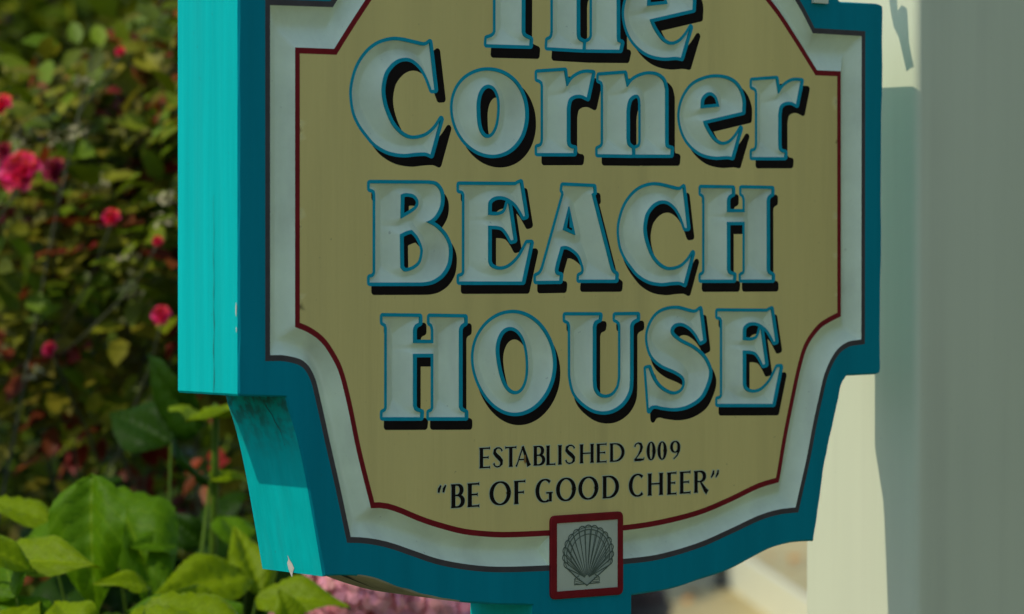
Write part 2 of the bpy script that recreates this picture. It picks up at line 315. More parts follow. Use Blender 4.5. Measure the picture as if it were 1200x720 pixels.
# ------------------------------------------------------------------ survey: sign outlines (mm on the face), garden positions (m)
LETTERS = [
    ('T', (7.9, -8.6), ['-126.6,275.1! -10.2,282.1! -8.9,250.8! -14.0,250.5! -19.0,261.7 -27.7,267.8 -40.2,269.0 -47.1,267.6! -47.6,186.4! -46.1,183.1 -42.6,181.3 -38.2,180.0! -38.7,174.7! -89.3,173.9! -88.8,178.8! -83.2,180.5 -80.0,182.9 -78.8,185.2! -78.8,265.8! -89.3,266.1 -103.8,263.4 -114.7,255.3 -120.7,244.8! -125.9,244.5!']),
    ('h', (8.2, -8.8), ['-19.0,280.6! 17.1,283.8! 17.1,238.8! 25.3,246.9 38.1,251.4 51.0,250.6 61.3,244.9 65.2,235.5! 65.5,185.6! 66.5,182.1 70.5,181.1! 68.6,174.9! 26.9,173.7! 27.4,179.9! 32.0,182.0 34.3,185.9 34.3,187.8! 34.3,224.3! 33.0,231.9 27.8,234.6 22.7,232.4 18.2,226.4 17.1,219.7! 17.2,187.1! 18.2,183.0 21.5,180.8 24.8,179.8! 24.3,173.6! -19.0,173.9! -18.5,180.0! -14.7,181.7 -12.7,185.0 -12.2,187.9! -12.2,271.5! -14.0,274.9 -19.0,275.9!']),
    ('e', (9.0, -7.8), ['159.5,215.5! 159.5,227.8 152.6,239.8 140.6,246.1 123.7,247.6 106.8,244.8 90.1,237.9 78.4,225.2 73.5,211.7 74.5,199.7 80.1,187.8 90.1,178.5 103.5,172.2 120.4,169.8 137.3,170.9 144.8,170.2! 156.1,198.7! 149.2,190.5 140.7,184.0 130.5,181.7 120.4,185.7 111.9,193.9 107.5,200.3 105.8,204.1!', '102.5,216.2! 103.5,225.2 108.5,230.8 115.2,232.8 122.0,229.7 125.4,223.8 127.1,219.0!']),
    ('C', (8.4, -7.8), ['-152.8,173.0! -158.7,170.0 -170.5,171.4 -184.5,173.2 -196.1,172.9 -210.0,168.9 -221.5,161.2 -230.7,150.0 -235.9,137.2 -237.5,126.2 -235.3,111.8 -229.6,101.0 -221.6,92.1 -212.4,84.1 -198.5,78.0 -182.3,76.0 -168.2,77.2 -157.6,77.6 -151.2,75.7! -140.3,106.8! -147.0,98.8 -156.4,92.2 -168.2,89.2 -177.6,89.9 -186.9,94.7 -195.0,102.7 -202.0,116.3 -204.7,129.0 -203.1,140.0 -199.6,147.4 -191.5,155.0 -182.2,158.6 -172.8,157.9 -163.5,152.3 -156.4,143.3 -150.7,132.0! -146.7,132.3!']),
    ('o', (8.3, -8.1), ['-86.7,150.7 -77.7,150.2 -69.2,148.2 -61.7,144.9 -55.4,140.5 -50.5,135.2 -46.9,129.1 -44.5,122.6 -43.5,115.7 -43.7,108.6 -45.4,101.6 -48.4,94.9 -53.1,88.9 -59.1,83.8 -66.4,80.0 -74.7,77.7 -83.4,77.0 -92.0,77.9 -100.3,80.3 -107.6,84.0 -114.0,88.7 -119.1,94.2 -123.1,100.3 -125.8,106.7 -127.2,113.4 -127.3,120.1 -125.9,126.7 -122.9,133.0 -118.3,138.7 -112.0,143.6 -104.4,147.3 -95.8,149.8', '-86.8,138.5 -83.3,137.9 -80.0,136.1 -77.4,133.2 -75.6,129.6 -74.5,125.9 -74.0,122.3 -73.9,118.9 -74.0,115.7 -74.3,112.4 -74.8,109.1 -75.5,105.4 -76.7,101.6 -78.6,97.9 -81.0,94.7 -84.0,92.5 -87.2,91.6 -90.5,92.2 -93.3,94.1 -95.7,97.0 -97.3,100.6 -98.3,104.4 -98.8,108.1 -99.1,111.5 -99.2,114.8 -99.3,118.0 -99.2,121.4 -98.7,125.0 -97.7,128.7 -96.0,132.3 -93.5,135.4 -90.4,137.6']),
    ('r', (8.1, -7.8), ['-30.7,150.7! 2.0,153.5! 5.0,139.8! 11.3,146.7 20.2,151.2 27.9,152.6 35.6,152.5! 29.2,130.0! 21.5,132.5 13.9,131.9 8.0,128.4 5.8,121.7 5.5,117.9! 5.5,91.1! 6.5,86.9 10.1,84.5 13.9,84.0! 13.4,80.1! -30.7,79.4! -30.7,84.3! -26.4,85.5 -24.2,88.6 -23.7,91.5! -23.7,139.0! -24.7,142.7 -27.2,144.4 -30.7,145.4!']),
    ('n', (7.9, -7.2), ['42.6,150.5! 74.4,153.3! 77.7,141.4! 83.5,147.2 92.7,151.4 103.4,153.5 114.2,152.7 122.0,148.4 125.1,140.5! 125.2,91.4! 126.1,87.9 129.2,86.2 132.3,85.8! 131.7,80.7! 87.2,80.0! 87.2,85.4! 92.1,87.3 93.7,91.9 93.7,94.2! 93.6,126.0! 92.7,131.6 89.6,134.7 85.0,133.7 80.5,130.2 78.3,124.4 77.4,118.7! 77.5,93.8! 78.4,89.3 81.4,86.7 84.2,85.4! 84.2,79.9! 41.2,79.6! 41.2,84.1! 45.7,86.0 47.8,89.2 47.8,92.1! 47.8,141.6! 46.5,145.0 44.7,146.0 42.3,146.6!']),
    ('e', (8.2, -7.4), ['223.5,122.4! 223.4,134.1 216.9,145.5 205.7,151.7 189.6,153.5 173.7,151.2 158.0,144.9 147.0,133.1 142.3,120.4 143.2,108.9 148.6,97.5 158.0,88.5 170.7,82.3 186.6,79.8 202.6,80.5 209.6,79.7! 220.2,106.5! 213.8,98.9 205.8,92.9 196.1,90.8 186.6,94.8 178.6,102.8 174.4,108.9 172.9,112.6!', '169.7,124.1! 170.6,132.6 175.4,137.8 181.7,139.6 188.1,136.6 191.3,130.9 192.9,126.3!']),
    ('r', (7.9, -7.5), ['234.8,151.8! 267.2,154.6! 270.3,140.8! 276.6,147.7 285.4,152.3 293.0,153.6 300.6,153.5! 294.3,130.9! 286.7,133.4 279.1,132.8 273.3,129.4 271.1,122.6 270.8,118.8! 270.9,91.8! 271.9,87.6 275.4,85.2 279.2,84.7! 278.7,80.8! 234.9,80.1! 234.9,85.1! 239.1,86.3 241.3,89.4 241.8,92.3! 241.7,140.0! 240.7,143.8 238.2,145.5 234.8,146.5!']),
    ('B', (4.7, -7.7), ['-218.5,50.2! -154.2,50.6! -146.0,49.4 -140.9,44.6 -139.4,38.2 -140.9,30.2 -146.0,22.9 -151.2,19.2 -156.3,17.6! -146.0,13.3 -136.8,6.1 -131.6,-2.0 -130.6,-10.0 -132.6,-19.7 -138.9,-27.7 -148.1,-32.8 -156.3,-34.5 -162.5,-34.9! -218.6,-34.5! -218.6,-30.4! -215.0,-29.6 -213.0,-27.3 -212.6,-25.7! -212.5,40.8! -213.3,43.9 -215.3,45.0 -218.5,45.8!', '-183.8,41.0! -178.7,42.3 -170.6,41.1 -166.1,37.2 -165.5,32.4 -168.5,28.4 -174.7,24.8 -184.2,20.3!', '-184.8,6.8! -177.7,9.5 -172.6,10.5! -166.5,5.2 -161.4,-3.6 -160.8,-10.0 -163.5,-18.0 -169.6,-22.7 -176.7,-25.1 -180.8,-25.1 -184.4,-21.9!']),
    ('E', (4.9, -7.9), ['-120.2,50.0! -55.8,50.4! -52.6,52.0 -49.8,52.9! -43.6,23.3! -46.6,22.6! -49.4,26.7 -55.8,34.0 -64.4,38.8 -72.9,40.7 -80.3,39.5 -85.2,36.2 -86.2,33.0! -86.2,24.0! -77.1,23.6 -69.7,25.7 -66.5,29.8 -65.2,33.9! -63.1,34.0! -56.9,2.1! -60.7,1.3! -65.4,7.8 -70.7,12.7 -77.1,14.3 -86.2,14.6! -86.2,-16.7! -84.5,-20.7 -79.2,-23.5 -71.8,-24.4 -62.2,-21.6 -51.5,-13.5 -42.5,-0.9! -37.5,-0.7! -47.2,-34.9! -120.2,-34.3! -120.2,-30.3! -116.7,-29.5 -114.4,-27.1 -114.2,-25.4! -114.1,41.7! -115.4,44.1 -117.5,45.2 -120.2,45.6!']),
    ('A', (4.6, -8.1), ['-0.6,50.6! 37.0,49.7! 37.4,45.0! 35.0,43.5! 58.0,-23.9! 60.3,-27.3 64.1,-29.5! 63.7,-34.0! 18.6,-33.7! 19.0,-30.4! 23.0,-28.7 24.6,-25.4 23.9,-21.2! 19.2,-12.0 11.5,-6.2 3.8,-3.4 -1.7,-4.0! -7.1,-18.6! -8.7,-25.2 -7.1,-28.9 -2.8,-29.9! -3.4,-34.4! -32.1,-34.5! -32.1,-30.4! -27.8,-28.7 -25.2,-25.9 -23.5,-22.7! 0.5,42.7! 0.1,45.2 -1.3,46.7!', '7.5,32.0! 0.5,10.9! 14.8,6.3!']),
    ('C', (4.8, -8.2), ['147.1,50.7! 141.5,48.1 130.4,49.7 117.2,51.8 106.2,51.8 93.1,48.5 82.3,41.7 73.6,31.6 68.7,19.9 67.2,9.9 69.3,-3.4 74.8,-13.4 82.3,-21.8 91.0,-29.4 104.1,-35.3 119.5,-37.5 132.7,-36.7 142.7,-36.6 148.7,-38.6! 159.0,-10.3! 152.7,-17.4 143.8,-23.3 132.7,-25.8 123.9,-24.9 115.1,-20.3 107.4,-12.7 100.8,-0.1 98.2,11.7 99.7,21.7 103.0,28.5 110.6,35.2 119.4,38.3 128.2,37.4 137.1,32.0 143.8,23.6 149.1,13.1! 152.9,13.3!']),
    ('H', (4.4, -8.4), ['169.0,50.3! 210.3,50.3! 210.3,45.5! 206.2,43.7 204.3,41.1 203.8,38.5! 203.9,28.0! 225.7,28.1! 225.7,39.6! 224.2,43.9 221.3,45.8! 221.3,50.5! 261.8,50.3! 261.8,46.0! 258.2,44.2 256.2,41.5 255.7,38.9! 255.9,-26.6! 257.8,-29.8 260.8,-31.0 262.7,-31.6! 262.7,-35.4! 220.8,-35.1! 220.7,-31.3! 224.4,-29.9 225.8,-27.3 225.8,-24.7! 225.7,19.1! 203.9,19.0! 204.0,-25.5! 205.6,-29.0 208.7,-30.4 212.3,-31.1! 211.9,-35.1! 169.1,-34.8! 169.1,-31.0! 172.4,-29.6 173.8,-27.1 173.8,-24.5! 173.7,40.9! 172.3,43.9 170.6,44.8 169.0,45.6!']),
    ('H', (4.3, -8.1), ['-204.8,-63.8! -164.1,-64.8! -164.1,-69.7! -168.2,-71.4 -170.0,-74.0 -170.5,-76.6! -170.5,-87.3! -149.0,-87.8! -149.0,-76.1! -150.4,-71.7 -153.3,-69.7! -153.3,-64.9! -113.4,-66.0! -113.4,-70.5! -117.0,-72.2 -118.9,-74.8 -119.4,-77.5! -119.4,-144.2! -117.5,-147.4 -114.6,-148.8 -112.7,-149.4! -112.7,-153.3! -154.0,-151.9! -154.0,-148.0! -150.5,-146.7 -149.1,-144.1 -149.1,-141.5! -149.0,-96.9! -170.5,-96.5! -170.6,-141.7! -168.9,-145.2 -165.8,-146.7 -162.3,-147.6! -162.8,-151.6! -204.9,-150.2! -204.8,-146.3! -201.6,-145.0 -200.2,-142.5 -200.2,-139.9! -200.1,-73.5! -201.5,-70.3 -203.2,-69.4 -204.8,-68.5!']),
    ('O', (4.4, -8.1), ['-58.6,-62.9 -48.6,-64.1 -39.3,-67.3 -31.0,-72.0 -24.0,-78.1 -18.5,-84.9 -14.4,-92.3 -11.9,-99.9 -10.8,-107.6 -11.3,-115.3 -13.3,-123.0 -17.1,-130.5 -22.5,-137.4 -29.5,-143.4 -37.8,-147.9 -47.1,-150.6 -56.7,-151.2 -66.1,-149.7 -75.0,-146.2 -82.9,-141.1 -89.7,-134.8 -95.2,-127.7 -99.4,-120.3 -102.3,-112.7 -103.8,-105.2 -103.8,-97.7 -102.2,-90.3 -98.9,-83.2 -93.6,-76.6 -86.7,-70.9 -78.2,-66.4 -68.7,-63.7', '-62.8,-75.1 -57.9,-75.6 -53.3,-77.8 -49.3,-81.3 -46.2,-85.7 -44.1,-90.4 -42.7,-95.1 -41.8,-99.5 -41.3,-103.7 -41.0,-107.9 -41.0,-112.4 -41.3,-117.2 -42.3,-122.1 -44.2,-126.9 -47.0,-131.0 -50.7,-133.8 -55.0,-135.0 -59.4,-134.4 -63.7,-132.1 -67.4,-128.5 -70.3,-124.0 -72.5,-119.2 -74.1,-114.5 -75.3,-110.1 -76.3,-105.9 -77.0,-101.7 -77.5,-97.4 -77.4,-92.7 -76.5,-87.9 -74.5,-83.3 -71.5,-79.2 -67.5,-76.4']),
    ('U', (4.7, -8.2), ['2.3,-65.8! 44.4,-66.4! 43.7,-69.7! 39.2,-71.3 37.2,-74.3 36.6,-76.8! 36.6,-124.5! 37.7,-132.9 42.6,-138.9 50.5,-141.3 59.4,-139.4 66.2,-132.9 68.5,-125.3 68.9,-122.0! 68.9,-76.5! 67.7,-72.8 65.0,-71.1 62.3,-70.0! 62.3,-66.6! 90.4,-66.7! 90.4,-69.7! 85.4,-71.7 82.5,-75.0 82.0,-78.4! 82.0,-125.7! 80.5,-135.8 73.0,-145.7 60.6,-152.0 47.1,-153.3 33.7,-150.3 20.4,-142.4 12.6,-133.9 8.9,-122.1 8.5,-117.1! 8.4,-75.5! 7.1,-71.9 4.9,-70.5 2.3,-69.6!']),
    ('S', (4.9, -8.4), ['168.7,-62.3! 173.5,-91.1! 169.0,-92.7! 162.9,-84.9 154.6,-78.2 145.3,-74.7 137.1,-75.6 132.5,-80.1 133.7,-85.7 144.2,-92.3 160.5,-98.9 173.0,-107.1 179.9,-116.6 181.1,-123.1 178.3,-131.7 170.0,-143.5 154.7,-150.8 138.4,-153.2 122.2,-151.8 112.9,-150.0 107.2,-151.0 104.2,-154.3! 100.3,-116.0! 104.6,-115.4! 110.6,-126.5 119.8,-135.2 133.7,-140.7 144.2,-138.5 148.9,-131.8 147.2,-124.7 137.2,-119.0 119.8,-112.7 108.3,-104.7 103.0,-94.0 102.5,-83.8 107.1,-73.7 115.2,-66.2 126.7,-62.4 140.6,-61.8 152.3,-64.1 161.7,-65.5']),
    ('E', (4.5, -8.1), ['190.5,-64.7! 255.1,-65.9! 258.3,-64.3 261.1,-63.5! 267.4,-94.0! 264.4,-94.6! 261.6,-90.3 255.1,-82.7 246.5,-77.5 238.0,-75.4 230.5,-76.4 225.7,-79.7 224.6,-83.0! 224.6,-92.1! 233.8,-92.8 241.2,-90.8 244.4,-86.7 245.7,-82.5! 247.8,-82.6! 254.1,-115.3! 250.2,-116.1! 245.5,-109.3 240.2,-104.1 233.8,-102.3 224.6,-101.8! 224.7,-133.8! 226.4,-138.0 231.7,-141.0 239.2,-142.0 248.8,-139.5 259.5,-131.4 268.5,-118.7! 273.5,-118.6! 263.8,-153.3! 190.6,-151.0! 190.6,-146.9! 194.2,-146.2 196.5,-143.8 196.7,-142.1! 196.6,-73.4! 195.3,-70.9 193.2,-69.7 190.5,-69.2!']),
]
OUTER = '-355.3,215.9! -355.9,-125.9! -354.6,-127.7! -306.5,-129.8! -305.2,-136.7 -295.3,-163.6 -286.9,-194.6 -278.6,-232.4 -268.0,-283.2! -254.7,-283.3 -239.4,-284.2 -219.4,-287.2 -199.3,-293.9 -176.7,-301.7 -147.0,-309.9 -107.6,-316.8 -69.8,-320.9 -35.1,-323.7! -35.1,-363.8! 83.8,-369.2! 83.7,-323.1! 121.5,-321.2 141.1,-319.1 164.9,-314.7 190.9,-310.4 211.0,-305.9 241.8,-295.8 262.4,-289.8 283.2,-286.9 300.0,-286.3 318.4,-286.9! 323.8,-260.6 330.3,-225.9 338.5,-195.2 349.5,-160.5 356.0,-138.4 363.5,-129.2! 402.6,-128.9! 408.6,-127.4 409.8,-123.3! 412.3,225.3! 411.1,230.3 403.9,232.0! 353.1,231.7! 306.7,275.9 249.9,323.4 172.6,357.8 76.8,379.3 -20.3,380.7 -118.2,352.6 -193.7,313.9 -248.7,270.4 -279.3,236.2 -293.6,217.6!'
GROOVE_OUT = '-323.1,197.5! -323.6,-94.3! -307.8,-95.0 -288.9,-100.1 -277.6,-113.3 -270.0,-137.4 -261.5,-168.5 -250.9,-206.6 -239.3,-251.2! -227.1,-252.2 -210.4,-255.0 -192.5,-259.6 -169.9,-267.2 -142.4,-276.0 -107.7,-283.0 -72.3,-287.0 -18.2,-289.1 25.6,-289.8 70.4,-288.9 115.2,-287.4 165.9,-279.7 207.4,-268.8 244.2,-258.3 270.8,-253.9 293.4,-253.1! 297.6,-239.8 308.4,-205.6 316.5,-175.0 324.7,-148.2 332.9,-125.2 346.6,-106.1 363.1,-96.7 382.7,-94.4! 382.3,199.6! 315.5,199.7! 292.5,229.2 238.8,284.2 161.8,327.0 71.6,348.0 -20.3,348.1 -118.2,321.4 -184.4,280.2 -230.6,233.8 -257.8,198.7!'
GROOVE_IN = '-297.4,163.3! -297.8,-71.3! -284.2,-76.2 -270.8,-84.4 -260.0,-96.9 -251.5,-111.6 -242.9,-138.6 -232.2,-180.5 -217.5,-227.8! -203.7,-228.6 -187.9,-233.1 -165.3,-241.8 -142.4,-249.0 -114.6,-256.0 -84.1,-260.1 -60.3,-261.7 -17.1,-262.7 25.6,-263.1 70.4,-263.1 115.2,-260.7 165.9,-254.1 207.3,-243.8 244.2,-232.7 270.8,-228.2! 273.4,-219.5 281.4,-185.3 292.0,-147.3 300.1,-120.6 309.3,-99.6 324.5,-84.3 336.5,-78.0 354.5,-71.6! 353.7,164.7! 321.4,164.6! 289.7,199.4 261.3,227.5 200.0,275.6 135.0,305.6 61.2,321.0 -20.2,321.5 -99.0,301.9 -156.3,271.6 -198.4,235.5 -223.0,206.6 -242.8,181.6 -256.4,163.6!'
SMALL = [
    ('E', -96.8, -85.4, -198.9, -180.8),
    ('S', -82.4, -69.8, -199.0, -181.0),
    ('T', -68.0, -55.0, -199.1, -181.2),
    ('A', -55.6, -38.6, -199.1, -181.3),
    ('B', -34.7, -22.1, -199.3, -181.6),
    ('L', -19.7, -9.4, -199.4, -181.8),
    ('I', -5.8, -2.2, -199.6, -181.9),
    ('S', 1.5, 15.2, -199.5, -182.1),
    ('H', 19.8, 36.4, -199.5, -182.3),
    ('E', 40.4, 51.9, -199.7, -182.6),
    ('D', 55.9, 73.8, -199.7, -182.8),
    ('2', 85.1, 98.3, -200.0, -183.2),
    ('0', 101.5, 111.7, -200.1, -183.4),
    ('0', 114.9, 125.8, -200.2, -183.6),
    ('9', 130.2, 143.8, -200.2, -183.8),
    ('q', -145.2, -134.9, -232.4, -211.3),
    ('B', -128.9, -115.1, -232.3, -211.4),
    ('E', -110.1, -97.7, -232.4, -211.5),
    ('O', -86.0, -61.5, -232.2, -211.6),
    ('F', -56.8, -44.6, -232.5, -211.7),
    ('G', -32.6, -12.5, -232.4, -211.8),
    ('O', -8.5, 14.9, -232.4, -211.9),
    ('O', 18.0, 42.0, -232.4, -212.0),
    ('D', 47.3, 66.9, -232.6, -212.1),
    ('C', 79.4, 98.4, -232.7, -212.2),
    ('H', 102.8, 121.3, -232.7, -212.3),
    ('E', 127.7, 138.3, -233.0, -212.4),
    ('E', 143.2, 156.1, -232.9, -212.4),
    ('R', 160.7, 178.0, -232.9, -212.5),
    ('Q', 181.6, 192.8, -233.1, -212.6),
]
PLAQUE = '-16.4,-245.0! 71.0,-245.1! 71.0,-321.2! -16.3,-320.0!'
PLAQUE_FACE = '-9.3,-251.9! 64.3,-252.1! 64.3,-313.9! -9.3,-313.2!'
# shell base 26.7,-310.6  left -2.0,-280.4 top 27.7,-253.9 right 59.4,-280.3
HYDRANGEA_LEAVES = [
    ((-0.477, 3.800, 1.236), (-0.480, 3.740, 1.087), (-0.35, 0.75, 0.5), 0.66, 0),
    ((-0.575, 3.700, 1.137), (-0.474, 3.620, 1.180), (-0.1, 0.55, 0.8), 0.62, 1),
    ((-0.626, 3.950, 1.185), (-0.520, 3.900, 1.193), (0, 0.25, 1), 0.60, 1),
    ((-0.482, 4.000, 1.203), (-0.397, 3.850, 1.122), (0.35, 0.75, 0.45), 0.62, 0),
    ((-0.313, 3.950, 1.104), (-0.406, 3.850, 1.114), (-0.1, 0.75, 0.7), 0.62, 1),
    ((-0.298, 3.950, 1.080), (-0.326, 4.000, 1.175), (0.3, 0.8, 0.3), 0.55, 1),
    ((-0.295, 3.850, 1.086), (-0.196, 3.800, 1.106), (0, 0.6, 0.8), 0.62, 1),
    ((-0.428, 3.600, 1.076), (-0.426, 3.700, 1.114), (-0.2, 0.7, 0.6), 0.85, 1),
    ((-0.396, 3.600, 1.103), (-0.268, 3.550, 1.115), (0, 0.35, 1), 0.60, 1),
    ((-0.545, 3.550, 1.075), (-0.515, 3.600, 1.127), (-0.4, 0.7, 0.5), 0.80, 1),
    ((-0.497, 3.600, 1.080), (-0.552, 3.600, 1.127), (0.1, 0.7, 0.6), 0.75, 0),
    ((-0.379, 4.150, 1.280), (-0.391, 4.050, 1.310), (0, 0.4, 0.9), 0.80, 1),
    ((-0.378, 4.150, 1.282), (-0.339, 4.100, 1.314), (0.2, 0.4, 0.9), 0.80, 1),
    ((-0.375, 4.150, 1.204), (-0.444, 4.200, 1.238), (0, 0.5, -0.9), 0.70, 2),
    ((-0.375, 4.150, 1.204), (-0.322, 4.200, 1.217), (0, 0.4, 0.9), 0.50, 1),
    ((-0.391, 4.250, 1.266), (-0.494, 4.300, 1.340), (-0.5, 0.6, -0.4), 0.80, 2),
    ((-0.439, 4.300, 1.241), (-0.533, 4.350, 1.293), (-0.2, 0.7, 0.5), 0.70, 2),
    ((-0.388, 4.200, 1.118), (-0.440, 4.200, 1.161), (0.3, 0.8, -0.2), 0.70, 2),
    ((-0.273, 3.950, 1.060), (-0.245, 4.000, 1.095), (0.1, 0.7, 0.6), 0.80, 0),
    ((-0.531, 3.850, 1.150), (-0.578, 3.900, 1.173), (-0.3, 0.7, 0.6), 0.90, 0),
    ((-0.364, 3.700, 1.088), (-0.426, 3.700, 1.107), (-0.2, 0.6, 0.8), 0.80, 0),
    ((-0.316, 3.750, 1.068), (-0.357, 3.800, 1.106), (0.2, 0.7, 0.6), 0.80, 0),
    ((-0.579, 3.600, 1.173), (-0.511, 3.600, 1.159), (-0.2, 0.6, 0.8), 0.75, 1),
    ((-0.534, 3.600, 1.117), (-0.569, 3.650, 1.168), (-0.5, 0.7, 0.5), 0.80, 0),
    ((-0.458, 3.550, 1.084), (-0.497, 3.600, 1.128), (-0.1, 0.6, 0.8), 0.80, 1),
    ((-0.407, 3.750, 1.111), (-0.456, 3.720, 1.135), (0, 0.5, 0.9), 0.70, 1),
    ((-0.340, 3.800, 1.096), (-0.382, 3.780, 1.110), (0, 0.5, 0.9), 0.70, 1),
    ((-0.248, 3.800, 1.062), (-0.262, 3.800, 1.106), (0.1, 0.7, 0.6), 0.80, 1),
    ((-0.331, 4.050, 1.132), (-0.354, 4.100, 1.185), (0.3, 0.8, 0.4), 0.75, 0),
    ((-0.399, 3.950, 1.141), (-0.433, 3.900, 1.160), (-0.1, 0.7, 0.6), 0.80, 0),
]
BLOOMS = [
    ((-0.683, 4.680, 1.592), 0.035, 'hotpink'),
    ((-0.643, 4.730, 1.599), 0.021, 'faded'),
    ((-0.711, 4.680, 1.687), 0.020, 'scarlet'),
    ((-0.553, 4.630, 1.532), 0.015, 'scarlet'),
    ((-0.479, 4.580, 1.398), 0.016, 'hotpink'),
    ((-0.645, 4.680, 1.348), 0.013, 'hotpink'),
    ((-0.558, 4.780, 1.770), 0.009, 'scarlet'),
    ((-0.490, 4.630, 1.500), 0.009, 'scarlet'),
    ((-0.714, 4.730, 1.625), 0.017, 'faded'),
    ((-0.752, 4.680, 1.481), 0.026, 'hotpink'),
]
PALE_BLOSSOMS = [(-0.600, 4.800, 1.584), (-0.479, 4.650, 1.534), (-0.484, 4.650, 1.562), (-0.648, 4.800, 1.646), (-0.626, 4.800, 1.658), (-0.672, 4.700, 1.313), (-0.612, 4.800, 1.731), (-0.537, 4.700, 1.427), (-0.539, 4.700, 1.481), (-0.704, 4.800, 1.639)]
FALLEN = [(0.784, 14.145, 0.000), (1.199, 13.920, 0.170), (1.073, 13.772, 0.170), (0.604, 13.910, 0.000), (0.701, 13.714, 0.000), (0.893, 13.976, 0.000), (1.106, 13.313, 0.170)]
HOOK = [(0.0758, 1.8782), (0.0733, 1.8270), (0.0709, 1.8141), (0.0674, 1.8011), (0.0604, 1.7906), (0.0498, 1.7562), (0.0406, 1.7609), (0.0464, 1.7848), (0.0488, 1.8154), (0.0558, 1.8192), (0.0616, 1.8136), (0.0628, 1.8264), (0.0664, 1.8776)]

# ------------------------------------------------------------------ outlines: "x,y" millimetres on the sign face, '!' marks a corner
def spline(s, step=2.5, n_fixed=None):
    """closed contour -> dense points; straight between corners, Catmull-Rom through the others"""
    P = []
    for t in s.split():
        c = t.endswith('!'); x, y = t.rstrip('!').split(','); P.append((np.array((float(x), float(y))), c))
    n = len(P); out = []
    for i in range(n):
        (p1, c1), (p2, c2) = P[i], P[(i + 1) % n]
        p0 = P[i - 1][0] if not c1 else p1 * 2 - p2
        p3 = P[(i + 2) % n][0] if not c2 else p2 * 2 - p1
        k = n_fixed or max(1, int(round(np.linalg.norm(p2 - p1) / step)))
        if c1 and c2 and not n_fixed: k = max(1, int(np.linalg.norm(p2 - p1) / 25))
        for j in range(k):
            t = j / k
            if c1 and c2: q = p1 + (p2 - p1) * t
            else:
                q = 0.5 * (2*p1 + (p2-p0)*t + (2*p0-5*p1+4*p2-p3)*t*t + (3*p1-p0-3*p2+p3)*t**3)
            out.append(q)
    return np.array(out)

def by_corner(s, N):
    """the same number of points between each pair of corners, so that two contours correspond"""
    P = spline(s, 2.0)
    C_ = [np.array([float(c) for c in t[:-1].split(',')]) for t in s.split() if t.endswith('!')]
    idx = [int(np.argmin(np.sum((P - c) ** 2, 1))) for c in C_]
    out = []
    for i, a in enumerate(idx):
        b = idx[(i + 1) % len(idx)]
        Q = np.concatenate([P[a:], P[:b + 1]]) if b <= a else P[a:b + 1]
        L = np.concatenate([[0], np.cumsum(np.linalg.norm(np.diff(Q, axis=0), axis=1))])
        t = np.arange(N) / N * L[-1]
        out.append(np.stack([np.interp(t, L, Q[:, 0]), np.interp(t, L, Q[:, 1])], 1))
    return np.concatenate(out)

def area(P):
    x, y = P[:, 0], P[:, 1]
    return 0.5 * np.sum(x * np.roll(y, -1) - np.roll(x, -1) * y)

def ccw(P): return P if area(P) > 0 else P[::-1]
def cw(P): return P if area(P) < 0 else P[::-1]

def offset(P, d):
    """mitred offset to the right of the walking direction (outwards for a ccw outline); keeps the vertex count"""
    a = P - np.roll(P, 1, 0); b = np.roll(P, -1, 0) - P
    na = np.stack([a[:, 1], -a[:, 0]], 1); nb = np.stack([b[:, 1], -b[:, 0]], 1)
    na /= np.linalg.norm(na, axis=1, keepdims=True) + 1e-9; nb /= np.linalg.norm(nb, axis=1, keepdims=True) + 1e-9
    m = na + nb; m /= np.linalg.norm(m, axis=1, keepdims=True) + 1e-9
    c = np.clip(np.sum(m * na, 1), 0.45, 1)
    return P + m * (d / c)[:, None]

def clean_offset(P, d):
    """offset that lets the points near an inner corner meet in the corner instead of folding over"""
    Q = offset(P, d); bad = dist(Q, [P]) < 0.97 * abs(d); n = len(P)
    if not bad.any(): return Q
    good = np.where(~bad)[0]
    for i in np.where(bad)[0]:
        k = np.abs(good - i); k = np.minimum(k, n - k)
        Q[i] = Q[good[int(np.argmin(k))]]
    return Q

def round_offset(P, d):
    """outset with rounded outer corners"""
    out = []; n = len(P)
    for i in range(n):
        a = P[i] - P[i - 1]; b = P[(i + 1) % n] - P[i]
        la, lb = np.linalg.norm(a), np.linalg.norm(b)
        if la < 1e-6 or lb < 1e-6: continue
        na = np.array((a[1], -a[0])) / la; nb = np.array((b[1], -b[0])) / lb
        cr = a[0]*b[1] - a[1]*b[0]; ang = math.atan2(cr, float(a @ b))
        if ang > 0.3:
            t0 = math.atan2(na[1], na[0]); k = max(2, int(ang / 0.3))
            for j in range(k + 1): t = t0 + ang * j / k; out.append(P[i] + d * np.array((math.cos(t), math.sin(t))))
        else:
            m = na + nb; m /= np.linalg.norm(m) + 1e-9
            out.append(P[i] + m * d / max(0.6, float(m @ na)))
    return np.array(out)

def inside(Q, contours):
    w = np.zeros(len(Q), dtype=int)
    for P in contours:
        x0, y0 = P[:, 0], P[:, 1]; x1, y1 = np.roll(x0, -1), np.roll(y0, -1)
        for s in range(0, len(Q), 4000):
            qx = Q[s:s+4000, 0:1]; qy = Q[s:s+4000, 1:2]
            c = ((y0 <= qy) & (y1 > qy)) | ((y1 <= qy) & (y0 > qy))
            with np.errstate(divide='ignore', invalid='ignore'):
                xi = x0 + (qy - y0) * (x1 - x0) / (y1 - y0)
            w[s:s+4000] += np.sum(c & (xi > qx), axis=1)
    return w % 2 == 1

